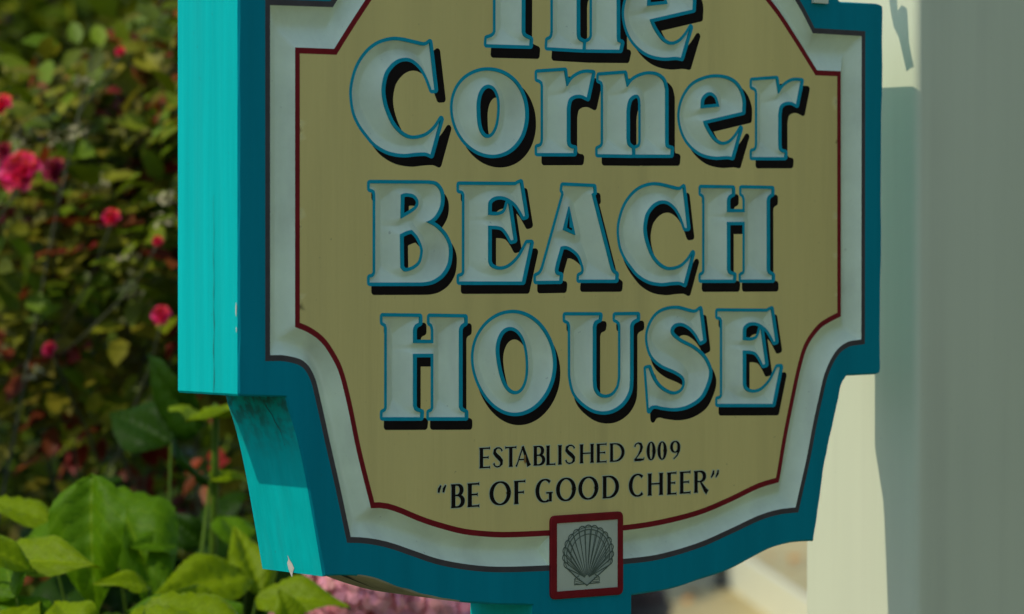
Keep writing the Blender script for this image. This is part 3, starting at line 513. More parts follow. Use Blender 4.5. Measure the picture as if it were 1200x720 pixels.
def dist(Q, contours):
    d = np.full(len(Q), 1e9)
    for P in contours:
        a = P; b = np.roll(P, -1, 0) - P; L2 = np.sum(b * b, 1) + 1e-12
        for s in range(0, len(Q), 3000):
            q = Q[s:s+3000, None, :] - a[None]
            t = np.clip(np.sum(q * b[None], 2) / L2, 0, 1)
            r = q - t[..., None] * b[None]
            d[s:s+3000] = np.minimum(d[s:s+3000], np.sqrt(np.min(np.sum(r * r, 2), axis=1)))
    return d

def cdt(contours, extra=None):
    pts = []; edges = []
    for P in contours:
        b = len(pts); n = len(P)
        pts += [Vector((float(p[0]), float(p[1]))) for p in P]
        edges += [(b + i, b + (i + 1) % n) for i in range(n)]
    if extra is not None: pts += [Vector((float(p[0]), float(p[1]))) for p in extra]
    v, e, f, *_ = delaunay_2d_cdt(pts, edges, [], 0, 1e-4)
    V = np.array([(p.x, p.y) for p in v]); T = np.array([t for t in f if len(t) == 3], dtype=int)
    a = V[T]; ar = (a[:,1,0]-a[:,0,0])*(a[:,2,1]-a[:,0,1]) - (a[:,1,1]-a[:,0,1])*(a[:,2,0]-a[:,0,0])
    T[ar < 0] = T[ar < 0][:, ::-1]
    return V, T, V[T].mean(axis=1)

BASE = -362.0                                   # the sign's lowest point below its reading height, mm
def S3(P, depth=0.0):
    """millimetres on the face -> metres in the sign's own space (x right, z up, -y towards the reader)"""
    P = np.asarray(P, dtype=float); d = np.broadcast_to(np.asarray(depth, dtype=float), (len(P),))
    return np.stack([P[:, 0] / 1000, d / 1000, (P[:, 1] - BASE) / 1000], 1)

def sub_mesh(name, V3, T, sel, mats, parent, smooth=False):
    T2 = T[sel]
    if len(T2) == 0: return None
    used, inv = np.unique(T2, return_inverse=True)
    return link(name, fast_mesh(name, V3[used], inv.reshape(T2.shape), mats, smooth=smooth), parent)

def pieces(T, idx):
    """triangle indices grouped into connected pieces"""
    par = {}
    def find(a):
        while par.setdefault(a, a) != a: par[a] = par[par[a]]; a = par[a]
        return a
    for t in idx:
        a, b, c = (int(q) for q in T[t]); par[find(a)] = find(b); par[find(b)] = find(c)
    g = {}
    for t in idx: g.setdefault(find(int(T[t][0])), []).append(t)
    return [np.array(v) for v in g.values()]

def strip(A, B, da, db):
    """ring of quads between two contours with equal counts"""
    n = len(A)
    V = np.concatenate([S3(A, da), S3(B, db)])
    i = np.arange(n); j = (i + 1) % n
    return V, np.stack([i, j, j + n, i + n], 1)

sign = empty('hanging_sign', (0, 0, 1.5 + BASE / 1000))
tag(sign, 'carved turquoise and khaki house sign lettered The Corner BEACH HOUSE beside the cream post', 'sign')

# --- board: chamfered slab, deep teal face, turquoise edges, cream primer showing under the lower left curve
THICK = 90.6
outer = ccw(spline(OUTER, 4.0))
gro = by_corner(GROOVE_OUT, 56); gri_raw = by_corner(GROOVE_IN, 56)
dark_out = clean_offset(gro, 5.0)
face_rim = offset(outer, -1.6)
wob = np.array([mnoise.noise(Vector((p[0] * .05, p[1] * .05, 3.1))) for p in outer])
face_rim = offset(outer, -1.6) - (offset(outer, -1.6) - outer) * np.clip(wob, -.5, .6)[:, None]
uniq = lambda P: P[np.linalg.norm(P - np.roll(P, 1, 0), axis=1) > 1e-4]
V, T, cen = cdt([face_rim, uniq(dark_out)])
sel = inside(cen, [face_rim, uniq(dark_out)])
V3 = S3(V, 0.0)
mb_v = list(V3); mb_f = [tuple(t) for t in T[sel]]; mb_m = [0] * len(mb_f)
n = len(outer); b0 = len(mb_v)
mb_v += list(S3(face_rim, 0.0)); b1 = len(mb_v)
mb_v += list(S3(outer, 1.6)); b2 = len(mb_v)
lam = 52.0
mb_v += list(S3(outer, THICK - 2)); b3 = len(mb_v)
mb_v += list(S3(offset(outer, -2.0), THICK))
nrm = offset(outer, 1.0) - outer
for i in range(n):
    j = (i + 1) % n
    mid = (outer[i] + outer[j]) / 2
    under = nrm[i][1] < -0.72 and -292 < mid[0] < -118 and mid[1] < -285
    k = 2 if under else 1
    mb_f.append((b0+i, b1+i, b1+j, b0+j)); mb_m.append(0 if not under else 2)
    mb_f.append((b1+i, b2+i, b2+j, b1+j)); mb_m.append(k)
    mb_f.append((b2+i, b3+i, b3+j, b2+j)); mb_m.append(k)
Vb, Tb, cb = cdt([offset(outer, -2.0)])
sb = inside(cb, [offset(outer, -2.0)])
b4 = len(mb_v); mb_v += list(S3(Vb, THICK))
mb_f += [tuple(b4 + t[::-1]) for t in Tb[sb]]; mb_m += [1] * int(sb.sum())
board = link('board', mesh('board', mb_v, mb_f, [M['border'], M['side'], M['primer']], mb_m), sign)

# --- charcoal stripe, carved groove, red stripe
V, Fq = strip(gro, dark_out, 0.0, 0.0)
link('charcoal_stripe', fast_mesh('charcoal_stripe', V, Fq, M['dark'], smooth=False), sign)
prof = [(0, 0), (0.05, 2.2), (0.2, 5.6), (0.38, 9.2), (0.48, 10.6), (0.54, 10.6), (0.64, 9.0), (0.82, 4.4), (0.95, 1.3), (1, 0)]
n = len(gro)
Vs = []; Fs = []
for k, (t, d) in enumerate(prof):
    jit = np.array([mnoise.noise(Vector((i * .23, k * 1.7, 0))) for i in range(n)]) * (0.5 if 0 < k < len(prof) - 1 else 0)
    Vs.append(S3(gro * (1 - t) + gri_raw * t, d + jit))
for k in range(len(prof) - 1):
    i = np.arange(n); j = (i + 1) % n
    Fs.append(np.stack([i + k*n, i + (k+1)*n, j + (k+1)*n, j + k*n], 1))
link('carved_groove', fast_mesh('carved_groove', np.concatenate(Vs), np.concatenate(Fs), M['white']), sign)
red_in = clean_offset(gri_raw, -5.0)
V, Fq = strip(red_in, gri_raw, 0.0, 0.0)
link('red_stripe', fast_mesh('red_stripe', V, Fq, M['red'], smooth=False), sign)

# --- lettered panel: one exact subdivision gives the khaki ground, each letter's outline and its painted drop shadow
RING = 3.1; WALL = 1.6
glyphs = []
for ch, sh, cs in LETTERS:
    holes = [ccw(spline(cs[0], 2.2))] + [cw(spline(c, 1.8)) for c in cs[1:]]
    glyphs.append((ch, np.array(sh), holes, [round_offset(h, RING) for h in holes]))
red_in = uniq(red_in); allc = [red_in]
for ch, sh, holes, rings in glyphs:
    allc += holes + rings + [r + sh for r in rings]
gx, gy = np.meshgrid(np.arange(-300, 380, 8.0), np.arange(-330, 340, 8.0)); gx[1::2] += 4.0
q = np.stack([gx.ravel(), gy.ravel()], 1) + rng.uniform(-.8, .8, (gx.size, 2))
q = q[inside(q, [red_in])]; q = q[dist(q, [red_in]) > 2.5]
V, T, cen = cdt(allc, q)                        # even triangles, no slivers
owner = np.full(len(T), -1)                     # -1 khaki, g*4+1 well, +2 outline, +3 drop shadow
inpanel = inside(cen, [red_in])
for g, (ch, sh, holes, rings) in enumerate(glyphs):       # shadows first, outlines over them, wells over all
    q = cen - sh; bb = rings[0]
    near = np.where(np.all((q > bb.min(0) - 1) & (q < bb.max(0) + 1), axis=1))[0]
    if len(near):
        hit = inside(q[near], holes) | (dist(q[near], holes) < RING * 1.003)
        owner[near[hit]] = g * 4 + 3
for code in (2, 1):
    for g, (ch, sh, holes, rings) in enumerate(glyphs):
        bb = rings[0]
        near = np.where(np.all((cen > bb.min(0) - 1) & (cen < bb.max(0) + 1), axis=1))[0]
        if not len(near): continue
        ins = inside(cen[near], holes)
        hit = ins if code == 1 else (~ins) & (dist(cen[near], holes) < RING * 1.003)
        owner[near[hit]] = g * 4 + code
V3 = S3(V, np.where(dist(V, [red_in]) < .01, 0.0, 0.04 * np.sin(V[:, 0] * .031) * np.sin(V[:, 1] * .023)))   # a board is never dead flat
sub_mesh('panel', V3, T, inpanel & (owner == -1), M['tan'], sign)
for g, (ch, sh, holes, rings) in enumerate(glyphs):
    # the carved well: slopes down from the outline to a valley along the middle of each stroke
    H0 = holes[0]; lo, hi = H0.min(0), H0.max(0); st = 1.2
    gx, gy = np.meshgrid(np.arange(lo[0], hi[0], st), np.arange(lo[1], hi[1], st * .87))
    gx[1::2] += st / 2
    q = np.stack([gx.ravel(), gy.ravel()], 1)
    q = q[inside(q, holes)]; dq = dist(q, holes); q = q[dq > 0.7]
    Vw, Tw, cw_ = cdt(holes, q)
    sel = inside(cw_, holes)
    dd = dist(Vw, holes)
    depth = WALL + 0.72 * dd - 0.004 * dd * dd
    well = sub_mesh('letter', S3(Vw, depth), Tw, sel, M['white'], sign, smooth=True)
    well['label'] = 'carved white letter %s with teal outline and black drop shadow' % ch
    o = owner == g * 4 + 2
    T2 = T[o]; mbv = list(V3); 
    used, inv = np.unique(T2, return_inverse=True)
    vv = list(V3[used]); ff = [tuple(t) for t in inv.reshape(T2.shape)]
    for h in holes:
        b = len(vv); m = len(h); vv += list(S3(h, 0.0)) + list(S3(h, WALL))
        ff += [(b + i, b + (i + 1) % m, b + m + (i + 1) % m, b + m + i) for i in range(m)]
    link('outline', mesh('outline', vv, ff, M['outline']), well)
    for piece in pieces(T, np.where(inpanel & (owner == g * 4 + 3))[0]):
        sub_mesh('drop_shadow', V3, T, piece, M['black'], well)

# --- small painted lettering: ribbons of changing width in a 1 x 1 cell (x, y, width)
K, N_ = 0.34, 0.115
def arc(cx, cy, rx, ry, a0, a1, wf, n=16):
    return [(cx + rx * math.cos(R_(a0 + (a1 - a0) * i / n)), cy + ry * math.sin(R_(a0 + (a1 - a0) * i / n)),
             wf(R_(a0 + (a1 - a0) * i / n))) for i in range(n + 1)]
rw = lambda a: N_ + (K * 1.05 - N_) * abs(math.cos(a)) ** 1.5
def stem(x, y0=0.0, y1=1.0, w=K): return [(x, y0, w * 1.25), (x, y0 + (y1-y0) * .12, w), (x, y0 + (y1-y0) * .88, w), (x, y1, w * 1.25)]
def bar(y, x0, x1, fl=1): return [(x0, y, N_), (x1 - .12, y, N_), (x1, y, N_ * (1 + 1.1 * fl))]
SMALLG = {
    'E': [stem(.14), bar(.965, .1, 1), bar(.52, .1, .86), bar(.035, .1, 1)],
    'F': [stem(.14), bar(.965, .1, 1), bar(.50, .1, .86)],
    'L': [stem(.16), bar(.035, .1, 1)],
    'I': [stem(.5)],
    'T': [stem(.5), [(0, .965, N_ * 2), (.12, .965, N_), (.88, .965, N_), (1, .965, N_ * 2)]],
    'H': [stem(.12), stem(.88), [(.1, .52, N_), (.9, .52, N_)]],
    'A': [[(.02, 0, N_ * 1.6), (.10, .14, N_), (.48, .98, N_ * 1.2)], [(.46, 1.0, K * .7), (.84, .12, K), (.90, 0, K * 1.3)], [(.18, .34, N_), (.72, .34, N_)]],
    'B': [stem(.14), [(.1, .965, N_), (.45, .965, N_)] + arc(.45, .745, .36, .22, 90, -90, rw, 12), [(.1, .525, N_), (.45, .525, N_)] + arc(.45, .28, .46, .245, 90, -90, rw, 12) + [(.1, .035, N_)]],
    'D': [stem(.12), [(.1, .965, N_), (.35, .965, N_)] + arc(.35, .5, .55, .465, 90, -90, rw, 18) + [(.1, .035, N_)]],
    'R': [stem(.14), [(.1, .965, N_), (.42, .965, N_)] + arc(.42, .735, .34, .23, 90, -90, rw, 12) + [(.1, .505, N_)], [(.44, .52, N_), (.82, .10, K), (.98, -.01, K * 1.2)]],
    'O': [arc(.5, .5, .41, .48, 0, 360, rw, 36)],
    '0': [arc(.5, .5, .36, .48, 0, 360, lambda a: N_ * .9 + (K * 1.15 - N_) * abs(math.cos(a)) ** 1.4, 36)],
    'C': [arc(.56, .5, .46, .48, 48, 312, rw, 26)],
    'G': [arc(.54, .5, .44, .48, 48, 300, rw, 26), [(.86, .02, K * .8), (.86, .40, K * .8)], [(.62, .40, N_), (1.0, .40, N_)]],
    'S': [[(.86, .80, N_ * 1.6), (.78, .90, N_), (.60, .965, N_), (.38, .955, N_ * 1.2), (.20, .86, K * .8), (.18, .72, K), (.34, .60, K), (.60, .46, K * 1.05), (.80, .32, K), (.80, .17, K * .8), (.64, .06, N_ * 1.1), (.40, .03, N_), (.20, .09, N_), (.10, .22, N_ * 1.6)]],
    '2': [[(.10, .76, N_ * 1.7), (.18, .90, N_), (.40, .97, N_ * 1.1), (.66, .90, K * .8), (.74, .74, K), (.66, .54, K * .8), (.40, .28, N_ * 1.2), (.08, .05, N_)], [(.06, .05, K * .7), (.6, .05, K * .7), (.92, .06, N_ * 1.2), (.97, .16, N_)]],
    '9': [arc(.48, .68, .34, .30, 0, 360, rw, 26), [(.84, .70, K), (.82, .46, K * .8), (.66, .20, N_ * 1.3), (.34, 0, N_)]],
    'q': [[(.42, .98, N_), (.22, .82, .22), (.16, .68, .16)], [(.94, .98, N_), (.74, .82, .22), (.68, .68, .16)]],
    'Q': [[(.36, .98, .16), (.32, .84, .22), (.08, .66, N_)], [(.88, .98, .16), (.84, .84, .22), (.60, .66, N_)]],
}
def ribbon(pts, grow, sx, sy, x0, y0):
    P = np.array([(x0 + p[0] * sx, y0 + p[1] * sy) for p in pts]); W = np.array([p[2] for p in pts]) * 0.62 * sy + grow * 2
    d = np.gradient(P, axis=0); d /= np.linalg.norm(d, axis=1, keepdims=True) + 1e-9
    P = P.copy(); P[0] -= d[0] * grow; P[-1] += d[-1] * grow
    nn = np.stack([-d[:, 1], d[:, 0]], 1)
    return P + nn * W[:, None] / 2, P - nn * W[:, None] / 2
def ribbons(name, strokes, grow, box, lift, m, parent):
    u0, u1, vb, vt = box; vv = []; ff = []
    for k, s in enumerate(strokes):
        a, b_ = ribbon(s, grow, u1 - u0, vt - vb, u0, vb)
        b = len(vv); m_ = len(a); z = -lift - 0.012 * k
        vv += list(S3(a, z)) + list(S3(b_, z))
        ff += [(b + i, b + m_ + i, b + m_ + i + 1, b + i + 1) for i in range(m_ - 1)]
    return link(name, mesh(name, vv, ff, m), parent)
for ch, u0, u1, vb, vt in SMALL:
    lt = ribbons('small_letter', SMALLG[ch], 0.0, (u0, u1, vb, vt), 0.30, M['black'], sign)
    ribbons('pale_edge', SMALLG[ch], 0.75, (u0, u1, vb, vt), 0.12, M['halo'], lt)

# --- shell plaque, 5 mm proud of the face
def rounded(P, r, k=5):
    out = []
    for i in range(len(P)):
        a, b, c = P[i - 1], P[i], P[(i + 1) % len(P)]
        da = (a - b) / np.linalg.norm(a - b); dc = (c - b) / np.linalg.norm(c - b)
        p, q = b + da * r, b + dc * r
        for j in range(k + 1):
            t = j / k; out.append(p * (1-t)**2 + b * 2*t*(1-t) + q * t*t)
    return np.array(out)
quad = lambda s: ccw(np.array([[float(c) for c in t.rstrip('!').split(',')] for t in s.split()]))
pq, pf = rounded(quad(PLAQUE), 6.0), rounded(quad(PLAQUE_FACE), 0.6)
plq = empty('shell_plaque'); plq.parent = sign
pin = offset(pq, -0.9); UP = -2.5
Vp, Tp, cp_ = cdt([pin, pf]); s_ = inside(cp_, [pin, pf])
vv = list(S3(Vp, UP)); ff = [tuple(t) for t in Tp[s_]]
for A_, B_, da, db in ((pin, pq, UP, UP + 0.9), (pq, pq, UP + 0.9, 0.0), (pf, pf, UP + 1.0, UP)):
    Vr, Fr = strip(A_, B_, da, db); b = len(vv); vv += list(Vr); ff += [tuple(f + b) for f in Fr]
Vr, Fr = strip(pq, pq, 0.0, 12.0)
link('groove_end', fast_mesh('groove_end', np.concatenate([S3(pq, 0.2), S3(offset(pq, 4.5), 12.0)]), Fr, M['white'], smooth=False), sign)
link('plaque_border', mesh('plaque_border', vv, ff, M['red']), plq)
Vp, Tp, cp_ = cdt([pf]); s_ = inside(cp_, [pf])
face = link('plaque_face', fast_mesh('plaque_face', S3(Vp, UP + 1.0), Tp[s_], M['plaqueface'], smooth=False), plq)
# scallop shell drawn in grey lines
hx, hy = 26.9, -308.5
cx, cy, rx, ry = 28.6, -281.5, 30.2, 25.6
rimp = lambda a, k=1.0: np.array((cx + rx * k * math.cos(a), cy + ry * k * math.sin(a)))
fan = []
NR = 15
angs = [R_(208 - i * (236) / NR) for i in range(NR + 1)]
lines = []
for i in range(NR):
    a0, a1 = angs[i], angs[i + 1]; am = (a0 + a1) / 2
    p0, p1, pm = rimp(a0, .955), rimp(a1, .955), rimp(am, 1.09)
    lines.append([tuple(p0 * (1-t)**2 + pm * 2*t*(1-t) + p1 * t*t) + (0.75,) for t in [j / 8 for j in range(9)]])
for i, a in enumerate(angs):
    e = rimp(a, .96); h0 = np.array((hx + (e[0] - cx) * .10, hy + 8.5 - abs(e[0] - cx) * .09))
    lines.append([tuple(e * (1 - t) + h0 * t) + (0.85 - .35 * t,) for t in (0, .35, .7, 1)])
    if 0 < i < NR:
        e2 = rimp(a + .045, .84); lines.append([tuple(e2 * (1 - t) + h0 * t) + (0.55 - .2 * t,) for t in (0, .5, 1)])
for k, w in ((.86, .7), (.70, .55), (.955, .5)):
    lines.append([tuple(rimp(R_(205 - i * 230 / 30), k)) + (w,) for i in range(31)])
e0, e1 = rimp(angs[0], .96), rimp(angs[-1], .96)
lines.append([tuple(e0) + (.8,), (hx - 12, hy + 6, .8), (hx, hy - 1.5, .9)])
lines.append([tuple(e1) + (.8,), (hx + 12, hy + 6, .8), (hx, hy - 1.5, .9)])
for s in (-1, 1):
    lines.append([(hx + s * 9.5, hy + 8, .7), (hx + s * 14.8, hy + 5.2, .7), (hx + s * 15.2, hy + .2, .8), (hx + s * 3, hy + .1, .8)])
    for k in range(3): lines.append([(hx + s * (8.5 - k), hy + 5.2 - k * 1.7, .4), (hx + s * 14.4, hy + 4.2 - k * 1.5, .4)])
vv = []; ff = []
fanp = [np.array((hx, hy - 1.0))] + [rimp(a, .97) for a in angs]
b = 0
vv += list(S3(np.array(fanp), UP + 0.85)); ff += [(0, i + 1, i) for i in range(1, len(fanp) - 1)]; mi = [1] * len(ff)
for k, s in enumerate(lines):
    P = np.array([(p[0], p[1]) for p in s]); W = np.array([p[2] for p in s]) * 1.35
    d = np.gradient(P, axis=0); d /= np.linalg.norm(d, axis=1, keepdims=True) + 1e-9
    nn = np.stack([-d[:, 1], d[:, 0]], 1)
    b = len(vv); m_ = len(P); z = UP + 0.70 - 0.004 * k
    vv += list(S3(P + nn * W[:, None] / 2, z)) + list(S3(P - nn * W[:, None] / 2, z))
    q = [(b + i, b + m_ + i, b + m_ + i + 1, b + i + 1) for i in range(m_ - 1)]
    ff += q; mi += [0] * len(q)
link('scallop_shell', mesh('scallop_shell', vv, ff, [M['shell'], M['shelltint']], mi), face)

# --- wear on the turquoise edge: glue-line split, crack, flaked patch, chips
def edge_mark(name, pts, m, x_at):
    """pts (depth mm, height mm, width mm) along the left edges; x_at(height) gives the surface"""
    vv = []; ff = []
    for i, (d, v, w) in enumerate(pts):
        x = x_at(v) / 1000 - 0.0004
        vv += [(x, (d - w/2) / 1000, (v - BASE) / 1000), (x, (d + w/2) / 1000, (v - BASE) / 1000)]
    ff = [(2*i, 2*i+1, 2*i+3, 2*i+2) for i in range(len(pts) - 1)]
    return link(name, mesh(name, vv, ff, m), sign)
up_x = lambda v: -356.0
edge_mark('glue_line', [(35 + 0.5*math.sin(i*1.3) , 40 - i * 8.3, 0.15 + .05 * min(i, 12) * (0.6 + .4*math.sin(i*2.1))) for i in range(21)], M['crack'], up_x)
low = [(outer[i][1], outer[i][0]) for i in range(len(outer)) if -362 < outer[i][0] < -262 and -300 < outer[i][1] < -133 and nrm[i][0] < -.5]
low.sort()
low_x = lambda v: float(np.interp(v, [q[0] for q in low], [q[1] for q in low]))
edge_mark('crack', [(31, -131, 1.6), (32, -139, 1.1), (27, -146, .9), (26, -152, 1.0), (22, -159, .5), (21, -172, .25)], M['crack'], low_x)
edge_mark('crack', [(64, -131, 1.4), (60, -134, 1.0), (57, -137, .5), (50, -139, .2)], M['crack'], low_x)
edge_mark('paint_flake', [(47, -268, .3), (46, -272, 1.6), (46, -275, 7.0), (45, -279, 8.5), (46, -283, 4.5), (45, -287, .4)], M['bare'], low_x)
edge_mark('paint_flake', [(2.6, -50, .2), (2.6, -53, 1.6), (2.8, -59, 1.2), (2.4, -62, .2)], M['bare'], up_x)
edge_mark('paint_flake', [(2.4, -70, .2), (2.4, -72, 1.3), (2.4, -75, .2)], M['bare'], up_x)
# split in the primer of the lower curve
bc = [(p[0], p[1]) for p in outer if -300 < p[0] < -100 and p[1] < -280]; bc.sort()
bz = lambda x: float(np.interp(x, [q[0] for q in bc], [q[1] for q in bc]))
vv = []; spl = [(-235, 42, .3), (-225, 46, 3), (-214, 43, 5), (-200, 48, 2.2), (-188, 50, 1.4), (-170, 56, .6), (-150, 60, .3)]
for x, d, w in spl:
    for s in (-1, 1): vv.append((x / 1000, (d + s * w) / 1000, (bz(x) - BASE) / 1000 - .0005))
link('crack', mesh('crack', vv, [(2*i, 2*i+1, 2*i+3, 2*i+2) for i in range(len(spl) - 1)], M['crack']), sign)

link('rust_mark', mesh('rust_mark', S3(np.array([(-46.2, -189.5), (-44.6, -189.0), (-43.9, -195.5), (-45.2, -197.2), (-46.6, -194.0)]), -0.55), [(0, 4, 3, 2, 1)], mat('rust_stain', (0.28, 0.13, 0.02), 0.9, 0.3, 200)), sign)
mb = MB(); mb.box((0.3135, -0.004, 0.5905), (0.3325, -0.0005, 0.606)); mb.build('hanger_plate', M['post'], sign)

# ------------------------------------------------------------------ post that carries the sign
PX = 0.478
post = empty('porch_post', (PX + 0.09, 0.094, 0))
tag(post, 'square cream painted post right of the sign, sunlit on its left side', 'post')
def post_ring(x0, x1, y0, y1, r0, k=6, front_left=None):
    out = []
    for i in range(4):
        r = front_left if (front_left and i == 2) else r0
        cx_, cy_, a0 = ((x1 - r, y1 - r, 0), (x0 + r, y1 - r, 90), (x0 + r, y0 + r, 180), (x1 - r, y0 + r, 270))[i]
        for j in range(k + 1):
            a = R_(a0 + 90 * j / k); out.append((cx_ + r * math.cos(a), cy_ + r * math.sin(a)))
    return out
def prism(name, ring, z0, z1, m, parent, levels=1, smooth=False):
    n = len(ring); vv = []; ff = []
    for l in range(levels + 1):
        z = z0 + (z1 - z0) * l / levels
        vv += [(x, y, z) for x, y in ring]
    for l in range(levels):
        ff += [(l*n+i, l*n+(i+1) % n, (l+1)*n+(i+1) % n, (l+1)*n+i) for i in range(n)]
    ff += [tuple(range(n))[::-1], tuple(levels*n+i for i in range(n))]
    o = link(name, mesh(name, vv, ff, m), parent)
    if smooth:
        o.data.polygons.foreach_set('use_smooth', [len(p.vertices) == 4 for p in o.data.polygons])
        o.data.set_sharp_from_angle(angle=R_(40))
    return o
prism('shaft', post_ring(-0.09, 0.11, -0.078, 0.077, 0.004, 8, 0.009), 0.22, 3.0, M['post'], post, 1, True)
prism('base', post_ring(-0.115, 0.135, -0.101, 0.102, 0.006), 0.0, 0.22, M['post'], post)
prism('capital', post_ring(-0.115, 0.135, -0.101, 0.102, 0.006), 3.0, 3.10, M['post'], post)

# ------------------------------------------------------------------ iron arm and hooks above the sign
arm = empty('sign_bracket', (PX, 0.045, 2.12))
tag(arm, 'black iron arm with hooks on the post above the sign', 'bracket')
mb = MB(); mb.box((-0.006, -0.025, -0.09), (0.0, 0.025, 0.09)); mb.build('wall_plate', M['iron'], arm)
mb = MB(); mb.tube([(-0.004, 0, 0), (-0.45, 0, 0.0), (-0.9, 0, 0.0), (-0.93, 0, 0.02)], [0.012, 0.012, 0.012, 0.008], 10); mb.build('arm_bar', M['iron'], arm, True)
for x in (-0.72, -0.24):
    mb = MB(); mb.tube([(x, 0, 0), (x, 0, -0.10), (x, 0, -0.22), (x, 0, -0.335)], 0.006, 8); mb.build('hanger_rod', M['iron'], arm, True)
vv = []; hk = HOOK; n = len(hk)
for dx in (-0.0015, 0.0015): vv += [(PX - 0.075 + dx - arm.location.x, y - arm.location.y, z - arm.location.z) for y, z in hk]
ff = [(i, (i + 1) % n, n + (i + 1) % n, n + i) for i in range(n)] + [tuple(range(n)), tuple(range(2*n - 1, n - 1, -1))]
link('hook', mesh('hook', vv, ff, M['iron']), arm)
mb = MB(); y0 = hk[0][0] - arm.location.y + .005
mb.tube([(-0.075, y0, hk[0][1] - 2.12 - .01), (-0.075, y0, -0.10), (-0.075, 0, 0)], 0.004, 8); mb.build('hook_rod', M['iron'], arm, True)

# ------------------------------------------------------------------ ground
def sheet(name, pts, z, m, kind='structure'):
    o = link(name, mesh(name, [(p[0], p[1], z) for p in pts], [tuple(range(len(pts)))], m)); o['kind'] = kind
    return o
GRAVEL = mat('pale_gravel', (0.23, 0.21, 0.115), 0.95, 0.3, 3.0, 0.8, 60)
sheet('ground', [(-300, -300), (300, -300), (300, 300), (-300, 300)], 0.0, GRAVEL)
LAWN = mat('dark_lawn', (0.045, 0.075, 0.014), 0.95, 0.35, 5.0, 0.8, 60)
sheet('lawn', [(-40, -30), (-2.6, -30), (-0.8, -2.2), (-0.55, -0.25), (1.6, 0.35), (1.6, 2.2), (-3, 9), (-40, 9)], 0.005, LAWN)  # unseen dark ground, added to weaken bounce light from the left
sheet('path', [G(-0.35, 9.5, 0)[:2], G(6, 9.5, 0)[:2], G(6, 22, 0)[:2], G(-0.35, 22, 0)[:2]], 0.010, M['paving'])
bed = sheet('garden_bed', [G(*p, 0)[:2] for p in ((-5, 3.2), (-1.5, 3.15), (0.0, 3.4), (0.15, 4.6), (0.1, 7), (-0.4, 9), (-5, 9))], 0.016, M['soil'])

# ------------------------------------------------------------------ leaves
LT = np.array([(0, 0, 0), (.5, 0, -.03), (1, 0, -.13), (.28, .24, .06), (.70, .21, .01), (.28, -.24, .06), (.70, -.21, .01)])
LF = np.array([(0, 1, 3), (1, 4, 3), (1, 2, 4), (0, 5, 1), (1, 5, 6), (1, 6, 2)])
def rot_frames(d, nrm_):
    d = d / (np.linalg.norm(d, axis=1, keepdims=True) + 1e-9)
    s = np.cross(nrm_, d); s /= np.linalg.norm(s, axis=1, keepdims=True) + 1e-9
    u = np.cross(d, s)
    return np.stack([d, s, u], axis=2)
def leaf_cloud(name, pos, d, nr, size, mats, mi, parent, wid=1.0):
    n = len(pos)
    Rm = rot_frames(d, nr)
    tmpl = LT * np.array((1, wid, 1))
    V = np.einsum('nij,kj->nki', Rm, tmpl) * size[:, None, None] + pos[:, None, :]
    Fq = LF[None] + (np.arange(n) * len(LT))[:, None, None]
    o = link(name, fast_mesh(name, V.reshape(-1, 3), Fq.reshape(-1, 3), mats, np.repeat(mi, len(LF)), smooth=False), parent)
    o['kind'] = 'stuff'
    return o
def unit(n): 
    v = rng.normal(size=(n, 3)); return v / np.linalg.norm(v, axis=1, keepdims=True)

def wiggle(a, b, n=7, amp=0.03):
    a, b = Vector(a), Vector(b); out = []
    L_ = (b - a).length; o = Vector((rng.normal(), rng.normal(), 0)) * amp
    for i in range(n):
        t = i / (n - 1); out.append(a.lerp(b, t) + o * math.sin(t * math.pi) * L_ * 2 + Vector((rng.normal(), rng.normal(), rng.normal())) * amp * .25 * L_ * (0 if i in (0, n-1) else 1))
    return out

